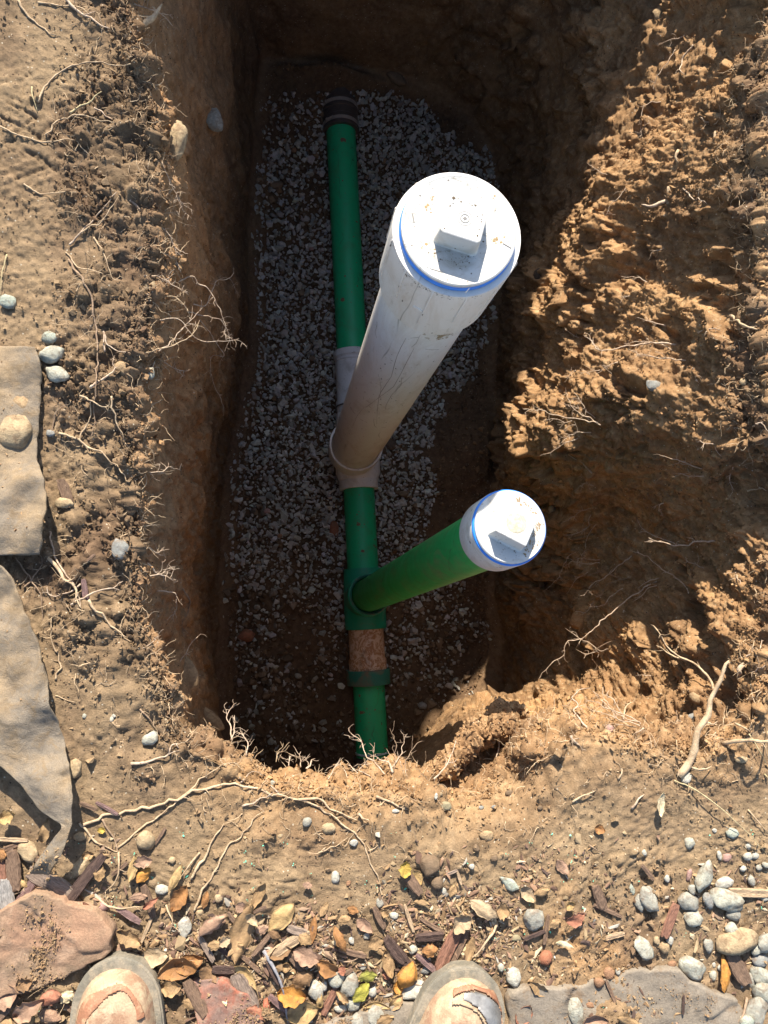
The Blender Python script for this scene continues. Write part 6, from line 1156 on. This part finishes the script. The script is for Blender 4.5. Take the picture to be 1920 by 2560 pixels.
def cloth(Lp, Rp, lab, seed, nu=110, nv=60, lift=.012, edge=.0):
    """sheet between two polylines (x, y, height above the soil)"""
    def res(pl, n_):
        q_ = np.array(pl, float); s_ = np.concatenate([[0], np.cumsum(np.linalg.norm(np.diff(q_[:, :2], axis=0), axis=1))]); t_ = np.linspace(0, s_[-1], n_)
        return np.stack([np.interp(t_, s_, q_[:, k]) for k in range(3)], 1)
    A, B = res(Lp, nu), res(Rp, nu); e_ = np.c_[np.arange(nu)*.03, np.zeros(nu), np.full(nu, seed*1.)]; B[:, 0] += 7*fbm(e_, 2.5, 4) ; B[:, 1] += 5*fbm(e_+4, 2.5, 3); V = np.zeros((nu, nv, 3))
    for j in range(nv):
        t = j/(nv-1); q_ = A*(1-t)+B*t
        for i in range(nu): V[i, j] = un(q_[i, 0], q_[i, 1], CAMH-q_[i, 2])[:]
    W_ = V.reshape(-1, 3); W_[:, 2] += fbm(W_+seed, 7, 3)*.014 + (1-np.abs(fbm(W_+seed, 16, 2, .5, (1, .45, 1)))*2.4)*.011*sstep(-.2, .2, fbm(W_+seed+5, 6, 2)) + fbm(W_+seed, 60, 3)*.0016
    i_ = np.arange(nu*nv).reshape(nu, nv); Fq = np.stack([i_[:-1, :-1], i_[:-1, 1:], i_[1:, 1:], i_[1:, :-1]], 2).reshape(-1, 4); o = link('landscape_fabric', mesh_np('landscape_fabric', W_, Fq, FAB, True)); m_ = o.modifiers.new('thickness', 'SOLIDIFY'); m_.thickness = .003; tag(o, lab, 'fabric', 'sheets of landscape fabric'); return o
cloth([(-260,850,.01),(-260,1100,.012),(-260,1400,.02)], [(86,868,.012),(106,905,.014),(98,1000,.012),(90,1090,.016),(92,1150,.020),(118,1200,.030),(122,1250,.034),(112,1320,.034),(104,1386,.030)], 'upper flap of sandy grey landscape fabric at the left edge', 1, lift=.01)
cloth([(-260,1400,.02),(-200,1700,.02),(-120,1850,.03),(0,1912,.035),(52,1958,.035),(96,2022,.040),(150,2058,.045),(154,2070,.05),(120,2120,.04),(84,2172,.02)], [(-20,1392,.03),(30,1440,.028),(62,1500,.024),(96,1600,.022),(118,1680,.022),(140,1780,.024),(158,1860,.028),(180,1930,.035),(188,1985,.045),(180,2060,.050),(160,2120,.045),(132,2178,.025)], 'lower flap of grey landscape fabric curling into a tail', 5, 160, 60)
# ------------------------------------------------------------------ boots
def mat_leather(name, c1, c2, c3):
    s = Nt(name); s.b.inputs['Specular IOR Level'].default_value = .35; co = s.coord('Object'); a = s.noise(22, 5, .6, co, .5); b = s.noise(60, 6, .7, co, .4); d_ = s.noise(420, 4, .7, co)
    c = s.mix(s.ramp(a, [(.44, 0.), (.56, 1.)]), c1, c2); c = s.mix(s.ramp(b, [(.5, 0.), (.66, .9)]), c, c3); c = s.mix(1., c, s.ramp(d_, [(.25, .75), (.75, 1.2)]), 'MULTIPLY')
    return s.out(c, s.ramp(a, [(.4, .6), (.6, .85)]), s.bump(d_, .0008, .6, s.bump(b, .003, .5)))
LEATHER = mat_leather('scuffed_leather', (.35, .25, .16), (.27, .16, .10), (.42, .33, .22)); WELT = mat_leather('dusty_rubber_sole', (.15, .135, .105), (.22, .19, .145), (.29, .235, .165))
TOECAP = mat_leather('rust_leather', (.27, .125, .07), (.22, .10, .055), (.38, .25, .15)); LACE = mat_plain('boot_lace', (.12, .09, .06), .8)
def yw(t):      # half width of the foot, t metres behind the toe
    return float(np.interp(t, [0, .004, .012, .025, .045, .07, .10, .14, .18, .22, .26, .285, .298, .302], [0, .017, .030, .042, .0505, .0545, .056, .052, .045, .042, .042, .038, .022, .0]))
def yh(t):      # height of the upper above the ground
    return float(np.interp(t, [0, .004, .012, .03, .055, .09, .12, .15, .18, .21, .30], [.030, .045, .057, .068, .074, .074, .080, .092, .108, .125, .12]))
def boot(tip, rot, side, lab, steel):
    rt = empty('work_boot', tip, lab, 'boot', 'pair of worn work boots'); rt.rotation_euler.z = rot; ts = np.array([0, .002, .005, .009, .014, .02, .028, .036, .045, .055, .065, .075, .085, .095, .105, .115, .125, .14, .155, .17, .185, .2, .215])
    V = []; nj = 40
    for t in ts:
        w_, h = yw(t)*.93+.002, yh(t)
        for j in range(nj):
            a = math.pi*j/(nj-1); e = lambda q, k: math.copysign(abs(q)**k, q)
            x_ = w_*e(math.cos(a), .62); z_ = .028+(h-.028)*e(math.sin(a), .78); V.append((x_, -t-.004, z_))
    V = np.array(V); d_ = fbm(V, 28, 3)*.0045 + fbm(V+3, 70, 3)*.0018
    cr_ = sum(-.0035*np.exp(-((V[:, 1]+c_+.01*np.sin(V[:, 0]*40+side))/.0035)**2)*(V[:, 2] > .04) for c_ in (.098, .112, .128, .146)); 
    band = -.0022*np.exp(-(((V[:, 0]/.040)**2+((V[:, 1]+.055)/.046)**2-1)/.12)**2)
    V[:, 2] += (d_+cr_+band)*(V[:, 2] > .035); V[:, 0] *= 1+fbm(V, 20, 2)*.03
    n_ = len(ts); Fq = [(i*nj+j, i*nj+j+1, (i+1)*nj+j+1, (i+1)*nj+j) for i in range(n_-1) for j in range(nj-1)]; V = V.tolist()
    up = mk('upper', V, Fq, LEATHER, rt, 60)
    # toe area of rubbed rust-coloured leather
    def patch(name, cond, off, mat):
        Vp, Fp = [], []; N1, N2 = 60, 90; idx_ = {}
        for i in range(N1):
            t = .006+.075*i/(N1-1); w_, h = yw(t)*.93+.002, yh(t)
            for j in range(N2):
                a = math.pi*(.08+.84*j/(N2-1)); x_ = w_*math.copysign(abs(math.cos(a))**.62, math.cos(a)); z_ = .028+(h-.028)*abs(math.sin(a))**.78
                if cond(x_, t, a): idx_[(i, j)] = len(Vp); nx, nz_, ny = x_/.055, (z_-.02)/.05, (.05-t)/.06; l_ = math.sqrt(nx*nx+nz_*nz_+ny*ny); Vp.append((x_+nx/l_*off, -t-.004+ny/l_*off, z_+nz_/l_*off))
        for i in range(N1-1):
            for j in range(N2-1):
                k = [(i, j), (i, j+1), (i+1, j+1), (i+1, j)]
                if all(q_ in idx_ for q_ in k): Fp.append(tuple(idx_[q_] for q_ in k))
        if Fp: o = mk(name, Vp, Fp, mat, rt, 80); m_ = o.modifiers.new('thickness', 'SOLIDIFY'); m_.thickness = .0022; m_.offset = -1; return o
    if steel:
        patch('steel_toe', lambda x_, t, a: ((x_-.004)/.041)**2+((t-.045)/.036)**2 < 1 and ((x_+.012)/.040)**2+((t-.064)/.042)**2 > 1 and x_ > -.018, .0030, STEELT)
        patch('torn_leather_edge', lambda x_, t, a: 1 <= ((x_-.004)/.041)**2+((t-.045)/.036)**2 < 1.28 and x_ > -.03, .0042, TOECAP)
        patch('torn_leather_edge', lambda x_, t, a: .80 <= ((x_+.012)/.040)**2+((t-.064)/.042)**2 < 1.0 and x_ > -.03 and t < .07, .0038, LEATHER)
    else:
        patch('toe_rub_patch', lambda x_, t, a: .62+.2*math.sin(x_*90) < ((x_)/.042)**2+((t-.058)/.045)**2 < 1.05+.08*math.sin(x_*140) and t < .055, .0026, TOECAP)
    # sole: outline extruded, with a welt
    out_ = [(yw(t), t) for t in (0, .001, .003, .007, .012, .02, .03, .045, .06, .08, .1, .125, .15, .18, .21, .24, .265, .283, .295, .301)]; ol = [(w_, -t) for w_, t in out_] + [(-w_, -t) for w_, t in out_[::-1]]
    def prism(name, k, z0, z1, mat, bev=.003):
        V = []; m_ = len(ol); cy = -.15
        for (s_, z_) in ((k-.004, z0), (k, z0+bev), (k, z1-bev), (k-.006, z1)):
            for x_, y_ in ol: l_ = math.hypot(x_, (y_-cy)*.4)+1e-6; V.append((x_+x_/l_*s_, y_+((y_-cy)*.4/l_)*s_+0, z_))
        Fq = [(i*m_+q_, i*m_+(q_+1) % m_, (i+1)*m_+(q_+1) % m_, (i+1)*m_+q_) for i in range(3) for q_ in range(m_)] + [tuple(range(m_))[::-1], tuple(range(3*m_, 4*m_))]; return mk(name, V, Fq, mat, rt, 35)
    prism('sole', .006, .0, .022, WELT); prism('welt', .0085, .0225, .031, WELT)
    prism('welt_groove', .0065, .0315, .0345, WELT, .001)
    # shaft, tongue, collar, laces
    V = []; m_ = 36
    for z_, ry_, rx_, cy in ((.03, .058, .040, -.235), (.07, .060, .041, -.235), (.11, .062, .043, -.232), (.15, .055, .043, -.232), (.20, .054, .045, -.236), (.24, .058, .049, -.24), (.248, .057, .048, -.24), (.24, .053, .044, -.24), (.16, .049, .038, -.234)):
        for k in range(m_): a = 2*math.pi*k/m_; V.append((rx_*math.cos(a), cy+ry_*math.sin(a), z_+(.012*math.sin(a) if z_ > .2 else 0)))
    Fq = [(i*m_+k, i*m_+(k+1) % m_, (i+1)*m_+(k+1) % m_, (i+1)*m_+k) for i in range(8) for k in range(m_)]; mk('shaft', V, Fq, LEATHER, rt, 60)
    for k in range(6):
        t = .135+.014*k; h = yh(t)+.004+(.012*k if k > 3 else 0); pth = [Vector((s_*.022, -t+.004*s_*(1 if k % 2 else -1), h-.006*abs(s_)**2)) for s_ in (-1, -.5, 0, .5, 1)]; V2, F2 = tube_arr(catmull(pth, .003), .0018, .0018, 6, .02, random.Random(k)); mk('lace', V2, F2, LACE, rt)
    if steel: rt.scale = (1.09, 1.05, 1.05)
    return rt
STEELT = mat_plain('scraped_steel_toe', (.30, .29, .28), .5, .5, .6, 45, (.45, 1.2), .0015)
b0 = un(288, 2410, 1.165); b1 = un(1190, 2436, 1.165)
boot(Vector((b0.x, b0.y, .003)), math.radians(3), -1, 'dusty tan work boot at the bottom left, toe rubbed rust red', False)
boot(Vector((b1.x, b1.y, .003)), math.radians(-21), 1, 'worn brown work boot at the bottom right, steel toe showing through', True)
# sand and crumbs lying on the fabric, the flagstones and the pavers
pts_, r_ = [], np.random.default_rng(77)
for o in list(COL.objects):
    if o.name.split('.')[0] in ('landscape_fabric', 'flagstone', 'paver'):
        me = o.data; co_ = np.empty(len(me.vertices)*3, np.float32); me.vertices.foreach_get('co', co_); co_ = co_.reshape(-1, 3) + np.array(o.location[:]); 
        if o.name.startswith(('flagstone', 'paver')): co_ = co_[int(len(co_)*.12):]; co_[:, 2] += .0005; wq_ = np.clip(fbm(co_, 16, 3)+.15, 0.01, 1)**2; k_ = 900
        else: wq_ = np.clip(fbm(co_, 11, 3)+.1, 0.005, 1)**2; k_ = 5000
        if len(co_) < 200: continue
        pp_ = co_[r_.choice(len(co_), k_, p=wq_/wq_.sum())]; pp_[:, :2] += r_.normal(size=(k_, 2))*.002; pts_.append(pp_)
pts_ = np.concatenate(pts_); k_ = len(pts_); s_ = np.clip(.0009*np.exp(r_.normal(size=k_)*.55), .0005, .0045); pts_[:, 2] += s_*.4
tag(scatter('sand_grains', pts_, s_[:, None]*np.ones((1, 3)), varc, SOIL, None, {'sub': r_.random(k_)*.5, 'clod': .5+.5*r_.random(k_), 'dust_fill': .5+.5*r_.random(k_), 'darken': np.zeros(k_)}, seed=70), kind='stuff')
V_, D_ = LEDGE; ci = r_.choice(len(V_), 2500); s_ = np.clip(.0030*np.exp(r_.normal(size=2500)*.6), .0012, .010)
tag(scatter('soil_crumbs', V_[ci]+D_[ci]*.001, s_[:, None]*np.ones((1, 3)), varc, SOIL, None, {'sub': .6+.4*r_.random(2500), 'clod': r_.random(2500), 'dust_fill': r_.random(2500), 'darken': np.zeros(2500)}, seed=71), kind='stuff')
print('done', time.time()-T0)

print('TRIS', sum(sum(len(p.vertices)-2 for p in o.data.polygons) if len(o.data.polygons) < 50000 else len(o.data.polygons)*(len(o.data.polygons[0].vertices)-2) for o in COL.objects if o.type == 'MESH'), len(P))
